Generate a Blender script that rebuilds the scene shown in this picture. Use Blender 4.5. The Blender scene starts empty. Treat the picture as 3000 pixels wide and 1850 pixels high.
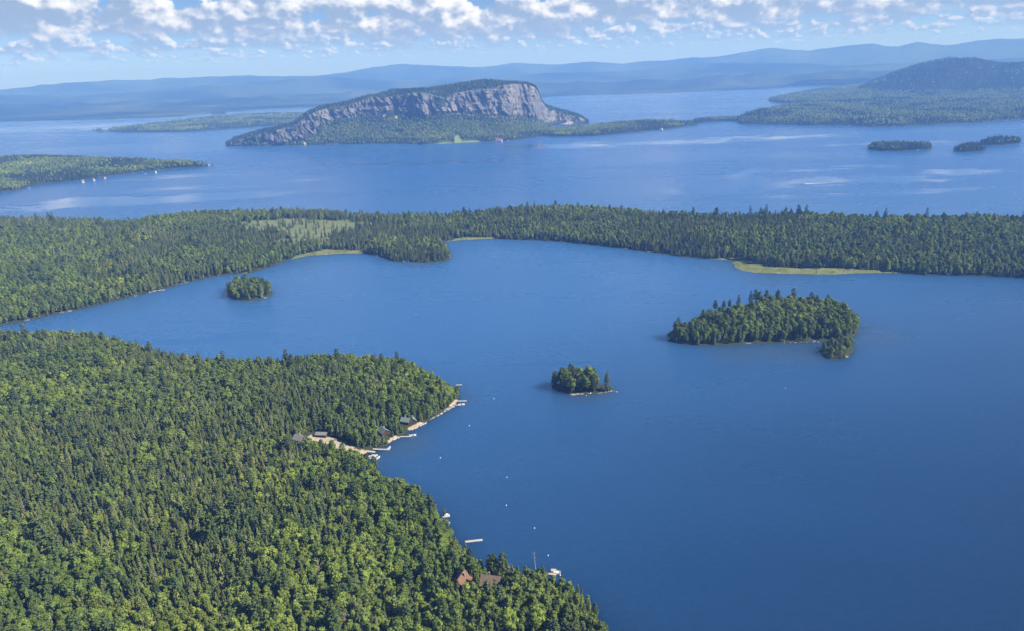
import bpy, bmesh, math, random
import numpy as np
from mathutils import Vector, Matrix

# ------------------------------------------------------------------ camera, sky, sun, exposure
S = bpy.context.scene
COL = S.collection
R = math.radians
CAM_H, LENS, PITCH, ROLL = 300.0, 26.0, R(18.62), R(-2.0)
SRC_W, SRC_H = 3000.0, 1850.0
FPX = LENS / 36.0 * SRC_W
EARTH = 6371000.0

cam_d = bpy.data.cameras.new('camera'); cam = bpy.data.objects.new('camera', cam_d); COL.objects.link(cam)
cam_d.sensor_width = 36.0; cam_d.lens = LENS; cam_d.clip_start = 1.0; cam_d.clip_end = 90000.0
CAM_M = Matrix.Translation((0, 0, CAM_H)) @ Matrix.Rotation(math.pi/2 - PITCH, 4, 'X') @ Matrix.Rotation(ROLL, 4, 'Z')
cam.matrix_world = CAM_M
S.camera = cam

SUN_EL, SUN_ROT = R(41), R(103)
SUN_DIR = Vector((math.sin(SUN_ROT)*math.cos(SUN_EL), math.cos(SUN_ROT)*math.cos(SUN_EL), math.sin(SUN_EL)))
sun_d = bpy.data.lights.new('sun', 'SUN'); sun_d.energy = 4.4; sun_d.angle = R(0.53); sun_d.color = (1.0, 0.95, 0.86)
sun = bpy.data.objects.new('sun', sun_d); COL.objects.link(sun)
sun.rotation_euler = SUN_DIR.to_track_quat('Z', 'Y').to_euler(); sun.location = (3000, -500, 6000)

S.view_settings.view_transform = 'Standard'; S.view_settings.look = 'None'
S.view_settings.exposure = 1.0; S.view_settings.gamma = 1.0; S.view_settings.use_curve_mapping = False
S.render.engine = 'CYCLES'
cy = S.cycles
cy.use_denoising = True
try: cy.denoiser = 'OPENIMAGEDENOISE'
except Exception: pass
cy.max_bounces = 6; cy.diffuse_bounces = 2; cy.glossy_bounces = 2; cy.transmission_bounces = 2
cy.transparent_max_bounces = 4; cy.volume_bounces = 1; cy.sample_clamp_indirect = 4.0
cy.caustics_reflective = False; cy.caustics_refractive = False

# ---- small node helper
class NT:
    def __init__(s, tree): s.t = tree; s.n = tree.nodes; s.l = tree.links
    def add(s, typ, **kw):
        nd = s.n.new(typ)
        for k, v in kw.items(): setattr(nd, k, v)
        return nd
    def put(s, sock, v):
        if hasattr(v, 'links') or isinstance(v, bpy.types.NodeSocket): s.l.new(v, sock)
        elif v is not None: sock.default_value = v
    def math(s, op, a, b=None, c=None, clamp=False):
        nd = s.add('ShaderNodeMath', operation=op, use_clamp=clamp)
        for i, v in enumerate((a, b, c)):
            if v is not None: s.put(nd.inputs[i], v)
        return nd.outputs[0]
    def vmath(s, op, a, b=None):
        nd = s.add('ShaderNodeVectorMath', operation=op)
        for i, v in enumerate((a, b)):
            if v is not None: s.put(nd.inputs[i], v)
        return nd.outputs[1] if op in ('DOT_PRODUCT', 'LENGTH', 'DISTANCE') else nd.outputs[0]
    def comb(s, x, y, z):
        nd = s.add('ShaderNodeCombineXYZ')
        for i, v in enumerate((x, y, z)): s.put(nd.inputs[i], v)
        return nd.outputs[0]
    def sep(s, v):
        nd = s.add('ShaderNodeSeparateXYZ'); s.put(nd.inputs[0], v); return nd.outputs
    def noise(s, vec, scale=1.0, detail=2.0, rough=0.5, dist=0.0, col=False):
        nd = s.add('ShaderNodeTexNoise'); s.put(nd.inputs['Vector'], vec)
        nd.inputs['Scale'].default_value = scale; nd.inputs['Detail'].default_value = detail
        nd.inputs['Roughness'].default_value = rough; nd.inputs['Distortion'].default_value = dist
        return nd.outputs['Color' if col else 'Fac']
    def rng(s, v, a, b, c=0.0, d=1.0, smooth=True):
        nd = s.add('ShaderNodeMapRange', interpolation_type='SMOOTHSTEP' if smooth else 'LINEAR')
        for i, x in enumerate((v, a, b, c, d)): s.put(nd.inputs[i], x)
        return nd.outputs[0]
    def mix(s, f, a, b, blend='MIX'):
        nd = s.add('ShaderNodeMix', data_type='RGBA', blend_type=blend)
        s.put(nd.inputs[0], f)
        for i, v in ((6, a), (7, b)):
            if isinstance(v, tuple) and len(v) == 3: v = v + (1.0,)
            s.put(nd.inputs[i], v)
        return nd.outputs[2]
    def ramp(s, f, stops):
        nd = s.add('ShaderNodeValToRGB'); s.put(nd.inputs[0], f); cr = nd.color_ramp
        while len(cr.elements) < len(stops): cr.elements.new(0.5)
        for e, (p, c) in zip(cr.elements, stops): e.position = p; e.color = tuple(c) + (1.0,)
        return nd.outputs[0]

CLOUD_DARK, CLOUD_LIT = (3.1, 3.95, 5.3), (10.3, 10.1, 9.9)
# ---- sky: physical sky with rows of fair weather cumulus all round the horizon
W = bpy.data.worlds.new('World'); S.world = W; W.use_nodes = True
def build_world():
    n = NT(W.node_tree); n.n.clear()
    sky = n.add('ShaderNodeTexSky', sky_type='NISHITA', sun_disc=False)
    sky.sun_elevation = SUN_EL; sky.sun_rotation = SUN_ROT; sky.altitude = 2000
    sky.air_density = 0.6; sky.dust_density = 0.7; sky.ozone_density = 4.0
    tc = n.add('ShaderNodeTexCoord')
    d = n.vmath('NORMALIZE', tc.outputs['Generated'])
    x, y, z = n.sep(d)
    el = n.math('MULTIPLY', n.math('ARCSINE', z), 180/math.pi)
    az = n.math('MULTIPLY', n.math('ARCTAN2', x, y), 180/math.pi)
    col = sky.outputs[0]
    # rows of cumulus: (base elevation, depth of the row, cells per degree, cover threshold, haze share, seed)
    rows = [(0.95, 0.50, 1.30, 0.500, 0.50, 3.1), (1.30, 0.75, 0.92, 0.440, 0.34, 11.7), (1.75, 1.25, 0.60, 0.385, 0.18, 23.3),
            (2.35, 3.00, 0.35, 0.305, 0.05, 37.9), (5.6, 6.0, 0.17, 0.40, 0.0, 51.3)]
    for base, dep, sc, thr, hz, seed in rows:
        u = n.math('MULTIPLY', az, sc)
        v = n.math('MULTIPLY', el, sc*1.40)
        wob = n.noise(n.comb(u, seed, 0.0), 0.30, 1.0)
        b = n.math('ADD', base - 0.35*dep, n.math('MULTIPLY', wob, 0.70*dep))
        f = n.noise(n.comb(u, v, seed), 1.0, 5.0, 0.54, 0.10)
        f2 = n.noise(n.comb(n.math('ADD', u, 0.16), n.math('ADD', v, 0.20), seed), 1.0, 4.0, 0.54, 0.10)
        t = n.math('DIVIDE', n.math('SUBTRACT', el, b), dep)            # 0 at the flat base, 1 at the tops
        shape = n.math('SUBTRACT', f, n.math('MULTIPLY', n.math('POWER', n.math('MAXIMUM', t, 0.0), 1.6), 0.16))
        edge = n.rng(shape, thr - 0.015, thr + 0.045)
        foot = n.rng(t, -0.10, 0.14)
        a = n.math('MULTIPLY', edge, foot)
        lit = n.math('MULTIPLY_ADD', n.math('SUBTRACT', f, f2), 3.6, n.math('MULTIPLY_ADD', t, 0.50, 0.04))
        lit = n.rng(lit, 0.08, 0.86)
        cc = n.mix(lit, CLOUD_DARK, CLOUD_LIT)
        cc = n.mix(hz, cc, col)
        col = n.mix(n.math('MULTIPLY', a, 0.95 - 0.30*hz), col, cc)
    bg = n.add('ShaderNodeBackground'); n.put(bg.inputs[0], col); bg.inputs[1].default_value = 0.058
    out = n.add('ShaderNodeOutputWorld'); n.l.new(bg.outputs[0], out.inputs[0])
build_world()
W.cycles.sampling_method = 'MANUAL'; W.cycles.sample_map_resolution = 512

# ------------------------------------------------------------------ geometry helpers
M3 = np.array(CAM_M.to_3x3())
def ray(px, py):
    d = M3 @ np.array([(px - SRC_W/2)/FPX, -(py - SRC_H/2)/FPX, -1.0]); return d/np.linalg.norm(d)
def sag(x, y): return -(x*x + y*y)/(2*EARTH)
def at(px, py, z=0.0):
    """point of the curved lake level (+z) seen at a photograph pixel"""
    d = ray(px, py); zz = z
    for _ in range(6):
        t = (zz - CAM_H)/min(d[2], -1e-4); x, y = d[0]*t, d[1]*t; zz = z + sag(x, y)
    return np.array([x, y, z])
def at_range(px, py, rg):
    """(x, y, z above lake level) on a pixel's ray at a horizontal range"""
    d = ray(px, py); t = rg/math.hypot(d[0], d[1]); x, y = d[0]*t, d[1]*t
    return np.array([x, y, CAM_H + d[2]*t - sag(x, y)])
D = 3000/2452.0
def dsp(pts): return [(x*D, y*D) for x, y in pts]

def _h(ix, iy, s):
    v = np.sin(ix*127.1 + iy*311.7 + s*74.7)*43758.5453; return v - np.floor(v)
def vn(x, y, s=0):
    x = np.asarray(x, float); y = np.asarray(y, float)
    ix, iy = np.floor(x), np.floor(y); fx, fy = x - ix, y - iy
    fx = fx*fx*(3 - 2*fx); fy = fy*fy*(3 - 2*fy)
    a, b, c, d = _h(ix, iy, s), _h(ix+1, iy, s), _h(ix, iy+1, s), _h(ix+1, iy+1, s)
    return a + (b-a)*fx + (c-a)*fy + (a-b-c+d)*fx*fy
def fbm(x, y, s=0, o=4, g=0.5):
    x = np.asarray(x, float); y = np.asarray(y, float); t = 0; a = 1; w = 0
    for i in range(o): t = t + a*vn(x*2**i, y*2**i, s+i*7.3); w += a; a *= g
    return t/w
def sdist(X, Y, poly):
    """signed distance to a polygon, positive inside"""
    X = np.asarray(X, float); Y = np.asarray(Y, float); P = np.asarray(poly)[:, :2]
    d2 = np.full(X.shape, 1e18); ins = np.zeros(X.shape, bool)
    for i in range(len(P)):
        ax, ay = P[i-1]; bx, by = P[i]; ex, ey = bx-ax, by-ay
        t = np.clip(((X-ax)*ex + (Y-ay)*ey)/max(ex*ex+ey*ey, 1e-9), 0, 1)
        d2 = np.minimum(d2, (X-ax-t*ex)**2 + (Y-ay-t*ey)**2)
        c = ((ay > Y) != (by > Y)) & (X < (bx-ax)*(Y-ay)/((by-ay) if abs(by-ay) > 1e-9 else 1e-9) + ax)
        ins ^= c
    return np.where(ins, 1, -1)*np.sqrt(d2)
def project(X, Y, Z):
    """photograph pixel and camera depth of points given above lake level"""
    P = np.stack([X, Y, Z + sag(X, Y) - CAM_H], -1) @ M3
    dep = -P[..., 2]; dep = np.where(np.abs(dep) < 1e-6, 1e-6, dep)
    return SRC_W/2 + P[..., 0]/dep*FPX, SRC_H/2 - P[..., 1]/dep*FPX, dep

def mesh_obj(name, verts, faces, mat=None, parent=None, smooth=False, link=True):
    me = bpy.data.meshes.new(name); me.from_pydata([tuple(map(float, v)) for v in verts], [], [tuple(map(int, f)) for f in faces])
    if mat: me.materials.append(mat)
    if smooth: me.polygons.foreach_set('use_smooth', [True]*len(me.polygons))
    o = bpy.data.objects.new(name, me)
    if link: COL.objects.link(o)
    if parent: o.parent = parent
    return o
def grid_mesh(name, V, mat, attrs=None, keep=None, smooth=True):
    """V: (rows, cols, 3) array"""
    nr, nc = V.shape[:2]
    idx = np.arange(nr*nc).reshape(nr, nc)
    F = np.stack([idx[:-1, :-1], idx[:-1, 1:], idx[1:, 1:], idx[1:, :-1]], -1).reshape(-1, 4)
    if keep is not None:
        k = keep.reshape(-1); F = F[k[F].any(1)]
        used = np.unique(F); re = np.full(nr*nc, -1); re[used] = np.arange(len(used)); F = re[F]
    else: used = np.arange(nr*nc)
    P = V.reshape(-1, 3)[used]
    me = bpy.data.meshes.new(name)
    me.vertices.add(len(P)); me.vertices.foreach_set('co', P.astype(np.float32).ravel())
    me.loops.add(F.size); me.loops.foreach_set('vertex_index', F.astype(np.int32).ravel())
    me.polygons.add(len(F)); me.polygons.foreach_set('loop_start', np.arange(0, F.size, 4, dtype=np.int32))
    me.polygons.foreach_set('use_smooth', np.full(len(F), smooth))
    me.update(calc_edges=True); me.validate()
    if attrs is not None:
        A = attrs.reshape(-1, 3)[used]; A = np.concatenate([A, np.ones((len(A), 1))], 1)
        ca = me.color_attributes.new('cover', 'FLOAT_COLOR', 'POINT'); ca.data.foreach_set('color', A.astype(np.float32).ravel())
    me.materials.append(mat)
    o = bpy.data.objects.new(name, me); COL.objects.link(o); return o
def tag(o, label, cat, group=None, kind=None):
    o['label'] = label; o['category'] = cat
    if group: o['group'] = group
    if kind: o['kind'] = kind
    return o
def empty(name, loc, rz=0.0):
    o = bpy.data.objects.new(name, None); COL.objects.link(o); o.location = tuple(map(float, loc)); o.rotation_euler = (0, 0, rz)
    o.empty_display_size = 0.5; return o
class MB:
    """collects boxes, prisms and tubes into one mesh"""
    def __init__(s): s.v = []; s.f = []
    def add(s, vs, fs):
        k = len(s.v); s.v += [tuple(v) for v in vs]; s.f += [tuple(i+k for i in f) for f in fs]; return s
    def box(s, x0, x1, y0, y1, z0, z1):
        return s.add([(x0,y0,z0),(x1,y0,z0),(x1,y1,z0),(x0,y1,z0),(x0,y0,z1),(x1,y0,z1),(x1,y1,z1),(x0,y1,z1)],
                     [(3,2,1,0),(4,5,6,7),(0,1,5,4),(1,2,6,5),(2,3,7,6),(3,0,4,7)])
    def tube(s, p, q, r0, r1, n=6):
        p, q = Vector(p), Vector(q); a = (q-p).normalized(); b = a.orthogonal().normalized(); c = a.cross(b)
        vs = [p + (b*math.cos(t)+c*math.sin(t))*r0 for t in [2*math.pi*i/n for i in range(n)]]
        vs += [q + (b*math.cos(t)+c*math.sin(t))*r1 for t in [2*math.pi*i/n for i in range(n)]]
        return s.add(vs, [(i, (i+1) % n, n+(i+1) % n, n+i) for i in range(n)] + [tuple(range(n))[::-1], tuple(range(n, 2*n))])
    def lathe(s, prof, n=10):
        vs = [(r*math.cos(2*math.pi*i/n), r*math.sin(2*math.pi*i/n), z) for r, z in prof for i in range(n)]
        fs = [(j*n+i, j*n+(i+1) % n, (j+1)*n+(i+1) % n, (j+1)*n+i) for j in range(len(prof)-1) for i in range(n)]
        return s.add(vs, fs + [tuple(range(n))[::-1], tuple(range((len(prof)-1)*n, len(prof)*n))])
    def obj(s, name, mat, parent=None, smooth=False, link=True): return mesh_obj(name, s.v, s.f, mat, parent, smooth, link)

# ------------------------------------------------------------------ materials
def new_mat(name):
    m = bpy.data.materials.new(name); m.use_nodes = True; n = NT(m.node_tree); n.n.clear()
    out = n.add('ShaderNodeOutputMaterial'); return m, n, out
def principled(n, out, color, rough=0.8, spec=0.3, normal=None, **kw):
    b = n.add('ShaderNodeBsdfPrincipled')
    if isinstance(color, tuple) and len(color) == 3: color = color + (1.0,)
    n.put(b.inputs['Base Color'], color); n.put(b.inputs['Roughness'], rough); n.put(b.inputs['Specular IOR Level'], spec)
    if normal is not None: n.put(b.inputs['Normal'], normal)
    for k, v in kw.items(): n.put(b.inputs[k], v)
    n.l.new(b.outputs[0], out.inputs['Surface']); return b
def plain(name, color, rough=0.6, spec=0.3, var=0.15, scale=2.0):
    m, n, out = new_mat(name)
    g = n.add('ShaderNodeNewGeometry').outputs['Position']
    f = n.noise(g, scale, 4.0, 0.6)
    c = n.mix(n.rng(f, 0.3, 0.7), tuple(k*(1-var) for k in color), tuple(min(1, k*(1+var)) for k in color))
    principled(n, out, c, rough, spec); return m
def leaf_mat(name, stops, patch=0.0075, vmin=0.70, vmax=1.34, transl=0.32, warm=None):
    m, n, out = new_mat(name)
    oi = n.add('ShaderNodeObjectInfo')
    loc, rnd = oi.outputs['Location'], oi.outputs['Random']
    f = n.noise(loc, patch, 3.0, 0.6)
    f = n.math('ADD', n.math('MULTIPLY', n.rng(f, 0.30, 0.70, smooth=False), 0.62), n.math('MULTIPLY', rnd, 0.38))
    c = n.ramp(f, stops)
    r2 = n.math('FRACT', n.math('MULTIPLY', rnd, 37.77))
    v = n.rng(r2, 0.0, 1.0, vmin, vmax, smooth=False)
    tc = n.add('ShaderNodeTexCoord').outputs['Object']
    g = n.noise(tc, 0.9, 2.0, 0.6)
    v = n.math('MULTIPLY', v, n.rng(g, 0.3, 0.7, 0.78, 1.22))
    c = n.mix(1.0, c, n.comb(v, v, v), 'MULTIPLY')
    grey = n.rng(n.noise(loc, 0.0042, 2.0, 0.5), 0.42, 0.62)       # stands of dusty olive growth
    c = n.mix(n.math('MULTIPLY', grey, 0.40), c, n.mix(0.5, c, (0.160, 0.185, 0.085)))
    if warm:
        r3 = n.math('FRACT', n.math('MULTIPLY', rnd, 91.3))
        c = n.mix(n.rng(r3, 1-warm[0], 1-warm[0]+0.01), c, warm[1])
    df = n.add('ShaderNodeBsdfDiffuse'); n.put(df.inputs[0], c)
    tr = n.add('ShaderNodeBsdfTranslucent'); n.put(tr.inputs[0], n.mix(1.0, c, (1.15, 1.25, 0.6), 'MULTIPLY'))
    mx = n.add('ShaderNodeMixShader'); mx.inputs[0].default_value = transl
    n.l.new(df.outputs[0], mx.inputs[1]); n.l.new(tr.outputs[0], mx.inputs[2]); n.l.new(mx.outputs[0], out.inputs['Surface'])
    return m
MAT = {}
MAT['broadleaf'] = leaf_mat('broadleaf', [(0.0, (0.080, 0.120, 0.034)), (0.30, (0.132, 0.188, 0.046)), (0.55, (0.186, 0.245, 0.054)),
                                          (0.78, (0.246, 0.300, 0.060)), (1.0, (0.35, 0.395, 0.056))], warm=(0.008, (0.19, 0.165, 0.11)))
MAT['maple'] = leaf_mat('maple', [(0.0, (0.18, 0.26, 0.045)), (1.0, (0.28, 0.34, 0.05))], vmin=0.9, vmax=1.12)
MAT['spruce'] = leaf_mat('spruce', [(0.0, (0.060, 0.094, 0.038)), (0.35, (0.106, 0.144, 0.048)), (0.7, (0.165, 0.190, 0.062)), (1.0, (0.225, 0.228, 0.085))],
                         patch=0.012, vmin=0.62, vmax=1.5, transl=0.10, warm=(0.022, (0.16, 0.14, 0.10)))
MAT['fir'] = leaf_mat('fir', [(0.0, (0.020, 0.038, 0.026)), (0.6, (0.034, 0.056, 0.034)), (1.0, (0.060, 0.080, 0.042))], patch=0.01, vmin=0.7, vmax=1.3, transl=0.05)
MAT['pine'] = leaf_mat('pine', [(0.0, (0.055, 0.090, 0.036)), (0.5, (0.085, 0.125, 0.042)), (1.0, (0.13, 0.165, 0.055))], patch=0.02, vmin=0.8, vmax=1.2, transl=0.1)
MAT['bark'] = plain('bark', (0.11, 0.085, 0.065), 0.9, 0.1, 0.35, 1.2)
MAT['birch_bark'] = plain('birch_bark', (0.50, 0.47, 0.42), 0.8, 0.2, 0.25, 0.9)
MAT['dead_wood'] = plain('dead_wood', (0.42, 0.38, 0.34), 0.9, 0.1, 0.25, 1.0)
MAT['rock'] = plain('rock', (0.42, 0.39, 0.35), 0.85, 0.2, 0.35, 0.7)
MAT['dock_wood'] = plain('dock_wood', (0.43, 0.41, 0.38), 0.75, 0.2, 0.18, 1.5)
MAT['white_hull'] = plain('white_hull', (0.78, 0.78, 0.77), 0.3, 0.5, 0.05)
MAT['dark_trim'] = plain('dark_trim', (0.03, 0.035, 0.05), 0.4, 0.5, 0.1)
MAT['tan_canvas'] = plain('tan_canvas', (0.45, 0.38, 0.28), 0.8, 0.2, 0.1)
MAT['blue_band'] = plain('blue_band', (0.03, 0.09, 0.35), 0.4, 0.4, 0.1)
MAT['brown_wall'] = plain('brown_wall', (0.085, 0.052, 0.036), 0.8, 0.2, 0.25, 1.5)
MAT['roof_red_brown'] = plain('roof_red_brown', (0.17, 0.090, 0.062), 0.75, 0.25, 0.2, 1.2)
MAT['roof_brown'] = plain('roof_brown', (0.17, 0.125, 0.09), 0.8, 0.2, 0.2, 1.2)
MAT['roof_green'] = plain('roof_green', (0.16, 0.21, 0.185), 0.6, 0.3, 0.15, 1.0)
MAT['roof_grey'] = plain('roof_grey', (0.20, 0.20, 0.205), 0.7, 0.3, 0.15, 1.0)
MAT['roof_red'] = plain('roof_red', (0.45, 0.10, 0.08), 0.7, 0.3, 0.15, 1.0)
MAT['white_wall'] = plain('white_wall', (0.75, 0.74, 0.70), 0.7, 0.3, 0.06)
MAT['pale_wall'] = plain('pale_wall', (0.48, 0.46, 0.42), 0.7, 0.3, 0.06)
MAT['window_glass'] = plain('window_glass', (0.02, 0.025, 0.03), 0.1, 0.6, 0.1)
MAT['stone'] = plain('stone', (0.28, 0.26, 0.24), 0.9, 0.2, 0.3, 2.0)

def land_mat(name, far=False):
    m, n, out = new_mat(name)
    pos = n.add('ShaderNodeNewGeometry').outputs['Position']
    at_ = n.add('ShaderNodeAttribute', attribute_name='cover')
    cr, cg, cb = n.sep(at_.outputs['Color'])
    f1 = n.noise(pos, 0.02, 5.0, 0.6); f2 = n.noise(pos, 0.35, 4.0, 0.65)
    floor = n.mix(f2, (0.018, 0.028, 0.014), (0.055, 0.070, 0.028))
    floor = n.mix(n.rng(f1, 0.45, 0.7), floor, (0.05, 0.05, 0.03))
    sand = n.mix(n.rng(f2, 0.3, 0.7), (0.30, 0.25, 0.18), (0.46, 0.39, 0.30))
    f3 = n.noise(pos, 0.05, 5.0, 0.7)
    grass = n.mix(n.rng(f3, 0.35, 0.65), (0.10, 0.135, 0.045), (0.19, 0.195, 0.080))
    grass = n.mix(n.math('MULTIPLY', n.rng(f2, 0.5, 0.7), 0.35), grass, (0.09, 0.11, 0.035))
    bog = n.mix(n.rng(f3, 0.3, 0.7), (0.115, 0.150, 0.065), (0.175, 0.195, 0.100))
    c = n.mix(n.rng(n.math('ADD', cg, n.math('MULTIPLY', n.math('SUBTRACT', f3, 0.5), 0.6)), 0.4, 0.6), floor, grass)
    c = n.mix(n.rng(n.math('ADD', cb, n.math('MULTIPLY', n.math('SUBTRACT', f3, 0.5), 0.8)), 0.35, 0.65), c, bog)
    c = n.mix(n.rng(n.math('ADD', cr, n.math('MULTIPLY', n.math('SUBTRACT', f2, 0.5), 0.5)), 0.4, 0.6), c, sand)
    z = n.sep(pos)[2]
    fr = n.noise(pos, 0.055, 3.0, 0.6)
    shore = n.math('MULTIPLY', n.rng(z, 0.75, 0.35), n.rng(fr, 0.60, 0.66))
    rock = n.mix(f2, (0.12, 0.105, 0.09), (0.40, 0.37, 0.32))
    c = n.mix(shore, c, rock)
    bp = n.add('ShaderNodeBump'); bp.inputs['Strength'].default_value = 0.6; bp.inputs['Distance'].default_value = 0.5; n.put(bp.inputs['Height'], f2)
    principled(n, out, c, 0.9, 0.1, bp.outputs[0]); return m
MAT['land'] = land_mat('land')

def far_mat():
    m, n, out = new_mat('far_forest')
    pos = n.add('ShaderNodeNewGeometry').outputs['Position']
    f1 = n.noise(pos, 0.0011, 5.0, 0.62); f2 = n.noise(pos, 0.012, 4.0, 0.7); f3 = n.noise(pos, 0.07, 3.0, 0.7)
    c = n.mix(n.rng(f1, 0.38, 0.62), (0.010, 0.020, 0.014), (0.062, 0.085, 0.040))
    c = n.mix(n.math('MULTIPLY', n.rng(f2, 0.45, 0.75), 0.6), c, (0.022, 0.040, 0.024))
    cl = n.noise(pos, 0.0022, 2.0, 0.5)
    c = n.mix(n.math('MULTIPLY', n.rng(cl, 0.66, 0.70), 0.4), c, (0.11, 0.12, 0.06))
    bp = n.add('ShaderNodeBump'); bp.inputs['Strength'].default_value = 1.0; bp.inputs['Distance'].default_value = 9.0; n.put(bp.inputs['Height'], n.math('ADD', f3, f2))
    principled(n, out, c, 0.95, 0.05, bp.outputs[0]); return m
MAT['far_forest'] = far_mat()

def cliff_mat():
    m, n, out = new_mat('cliff')
    pos = n.add('ShaderNodeNewGeometry').outputs['Position']
    at_ = n.add('ShaderNodeAttribute', attribute_name='cover')
    cr, cg, cb = n.sep(at_.outputs['Color'])
    x, y, z = n.sep(pos)
    pv = n.comb(n.math('MULTIPLY', n.math('MULTIPLY_ADD', z, 0.3, x), 0.04), n.math('MULTIPLY', y, 0.03), n.math('MULTIPLY', z, 0.022))
    s1 = n.noise(pv, 1.0, 6.0, 0.65, 0.4); s2 = n.noise(pos, 0.035, 5.0, 0.65)
    s3 = n.noise(pos, 0.011, 3.0, 0.5)
    rock = n.mix(n.rng(s1, 0.32, 0.66), (0.088, 0.088, 0.098), (0.182, 0.178, 0.186))
    rock = n.mix(n.math('MULTIPLY', n.rng(s3, 0.52, 0.68), 0.55), rock, (0.28, 0.245, 0.205))
    rock = n.mix(n.math('MULTIPLY', n.rng(s2, 0.51, 0.63), 0.65), rock, (0.042, 0.055, 0.036))
    forest = n.mix(s2, (0.028, 0.05, 0.026), (0.07, 0.10, 0.036))
    lawn = n.mix(s2, (0.13, 0.19, 0.05), (0.22, 0.27, 0.08))
    scree = n.mix(s1, (0.30, 0.26, 0.22), (0.50, 0.44, 0.36))
    ragged = n.math('ADD', cr, n.math('MULTIPLY', n.math('SUBTRACT', s2, 0.5), 0.7))
    c = n.mix(n.rng(ragged, 0.42, 0.55), forest, rock)
    c = n.mix(n.rng(n.math('ADD', cg, n.math('MULTIPLY', n.math('SUBTRACT', s2, 0.5), 0.5)), 0.4, 0.6), c, lawn)
    c = n.mix(n.rng(n.math('ADD', cb, n.math('MULTIPLY', n.math('SUBTRACT', s2, 0.5), 0.5)), 0.4, 0.6), c, scree)
    bp = n.add('ShaderNodeBump'); bp.inputs['Strength'].default_value = 1.0; bp.inputs['Distance'].default_value = 3.5; n.put(bp.inputs['Height'], n.math('ADD', s1, s2))
    principled(n, out, c, 0.9, 0.1, bp.outputs[0]); return m
MAT['cliff'] = cliff_mat()

def water_mat(slicks, shoals):
    m, n, out = new_mat('lake_water')
    pos = n.add('ShaderNodeNewGeometry').outputs['Position']
    x, y, z = n.sep(pos)
    # wind slicks: calm lanes between rippled water
    ps = n.comb(n.math('MULTIPLY', x, 0.0022), n.math('MULTIPLY', y, 0.0060), 0.0)
    warp = n.noise(pos, 0.0012, 2.0, 0.5, col=True)
    ps = n.vmath('ADD', ps, n.vmath('MULTIPLY', warp, (1.6, 1.6, 1.6)))
    s = n.noise(ps, 1.0, 6.0, 0.66, 0.9)
    fine = n.noise(n.vmath('MULTIPLY', ps, (3.3, 4.2, 1.0)), 1.0, 5.0, 0.62, 1.4)
    calm = n.math('MULTIPLY', n.rng(n.math('ADD', s, n.math('MULTIPLY', n.math('SUBTRACT', fine, 0.5), 0.6)), 0.56, 0.66), 0.12)
    for cx, cy_, rx, ry, th in slicks:
        ux = n.math('DIVIDE', n.math('SUBTRACT', x, cx), rx); uy = n.math('DIVIDE', n.math('SUBTRACT', y, cy_), ry)
        q = n.math('SUBTRACT', 1.0, n.math('ADD', n.math('MULTIPLY', ux, ux), n.math('MULTIPLY', uy, uy)))
        w = n.math('ADD', n.math('MULTIPLY', n.rng(q, -0.6, 1.0, smooth=False), 0.8), n.math('ADD', n.math('MULTIPLY', n.math('SUBTRACT', s, 0.5), 3.4), n.math('MULTIPLY', n.math('SUBTRACT', fine, 0.5), 2.6)))
        k = n.math('MULTIPLY', n.math('MULTIPLY', n.rng(w, th-0.02, th+0.30), n.rng(q, -0.5, 0.25)), 0.85)
        calm = n.math('MAXIMUM', calm, k)
    gust = n.noise(ps, 0.45, 4.0, 0.55)
    rough = n.math('SUBTRACT', n.rng(gust, 0.35, 0.65, 0.30, 0.24), n.math('MULTIPLY', calm, 0.20))
    w1 = n.noise(n.comb(n.math('MULTIPLY', x, 0.6), n.math('MULTIPLY', y, 1.0), 0.0), 0.30, 5.0, 0.65, 0.3)
    w2 = n.noise(n.comb(n.math('MULTIPLY', x, 0.35), y, 0.0), 0.05, 3.0, 0.5)
    bp = n.add('ShaderNodeBump'); n.put(bp.inputs['Strength'], n.rng(calm, 0.0, 0.8, 0.32, 0.05)); bp.inputs['Distance'].default_value = 1.0
    n.put(bp.inputs['Height'], n.math('MULTIPLY_ADD', w2, 0.35, w1))
    reflect_pos = n.math('ADD', n.math('MULTIPLY', y, 1.0), n.math('ADD', n.math('MULTIPLY', x, -0.55), n.math('MULTIPLY', n.math('SUBTRACT', gust, 0.5), 320.0)))
    reflect_fac = n.rng(reflect_pos, 60.0, 980.0)                           # growing sky reflection painted into body colour: dark near, brighter beyond
    body = n.mix(reflect_fac, (0.0055, 0.027, 0.084), (0.037, 0.124, 0.318))
    body = n.mix(n.rng(y, 1300.0, 2200.0), body, (0.024, 0.104, 0.310))  # same painted reflection gradient, carried on to the outer lake
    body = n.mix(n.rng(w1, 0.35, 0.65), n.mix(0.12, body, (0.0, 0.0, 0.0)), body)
    sh = None
    for cx, cy_, r0, amt in shoals:
        dd = n.vmath('DISTANCE', pos, (cx, cy_, 0.0)); v = n.math('MULTIPLY', n.rng(n.math('ADD', dd, n.math('MULTIPLY', n.math('SUBTRACT', s, 0.5), r0)), r0, r0*0.25), amt*0.6)
        sh = v if sh is None else n.math('MAXIMUM', sh, v)
    body = n.mix(sh, body, (0.055, 0.075, 0.090))
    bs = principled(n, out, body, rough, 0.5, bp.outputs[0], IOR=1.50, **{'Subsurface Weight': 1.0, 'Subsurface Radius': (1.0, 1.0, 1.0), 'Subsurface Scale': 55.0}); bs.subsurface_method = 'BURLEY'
    return m

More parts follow.
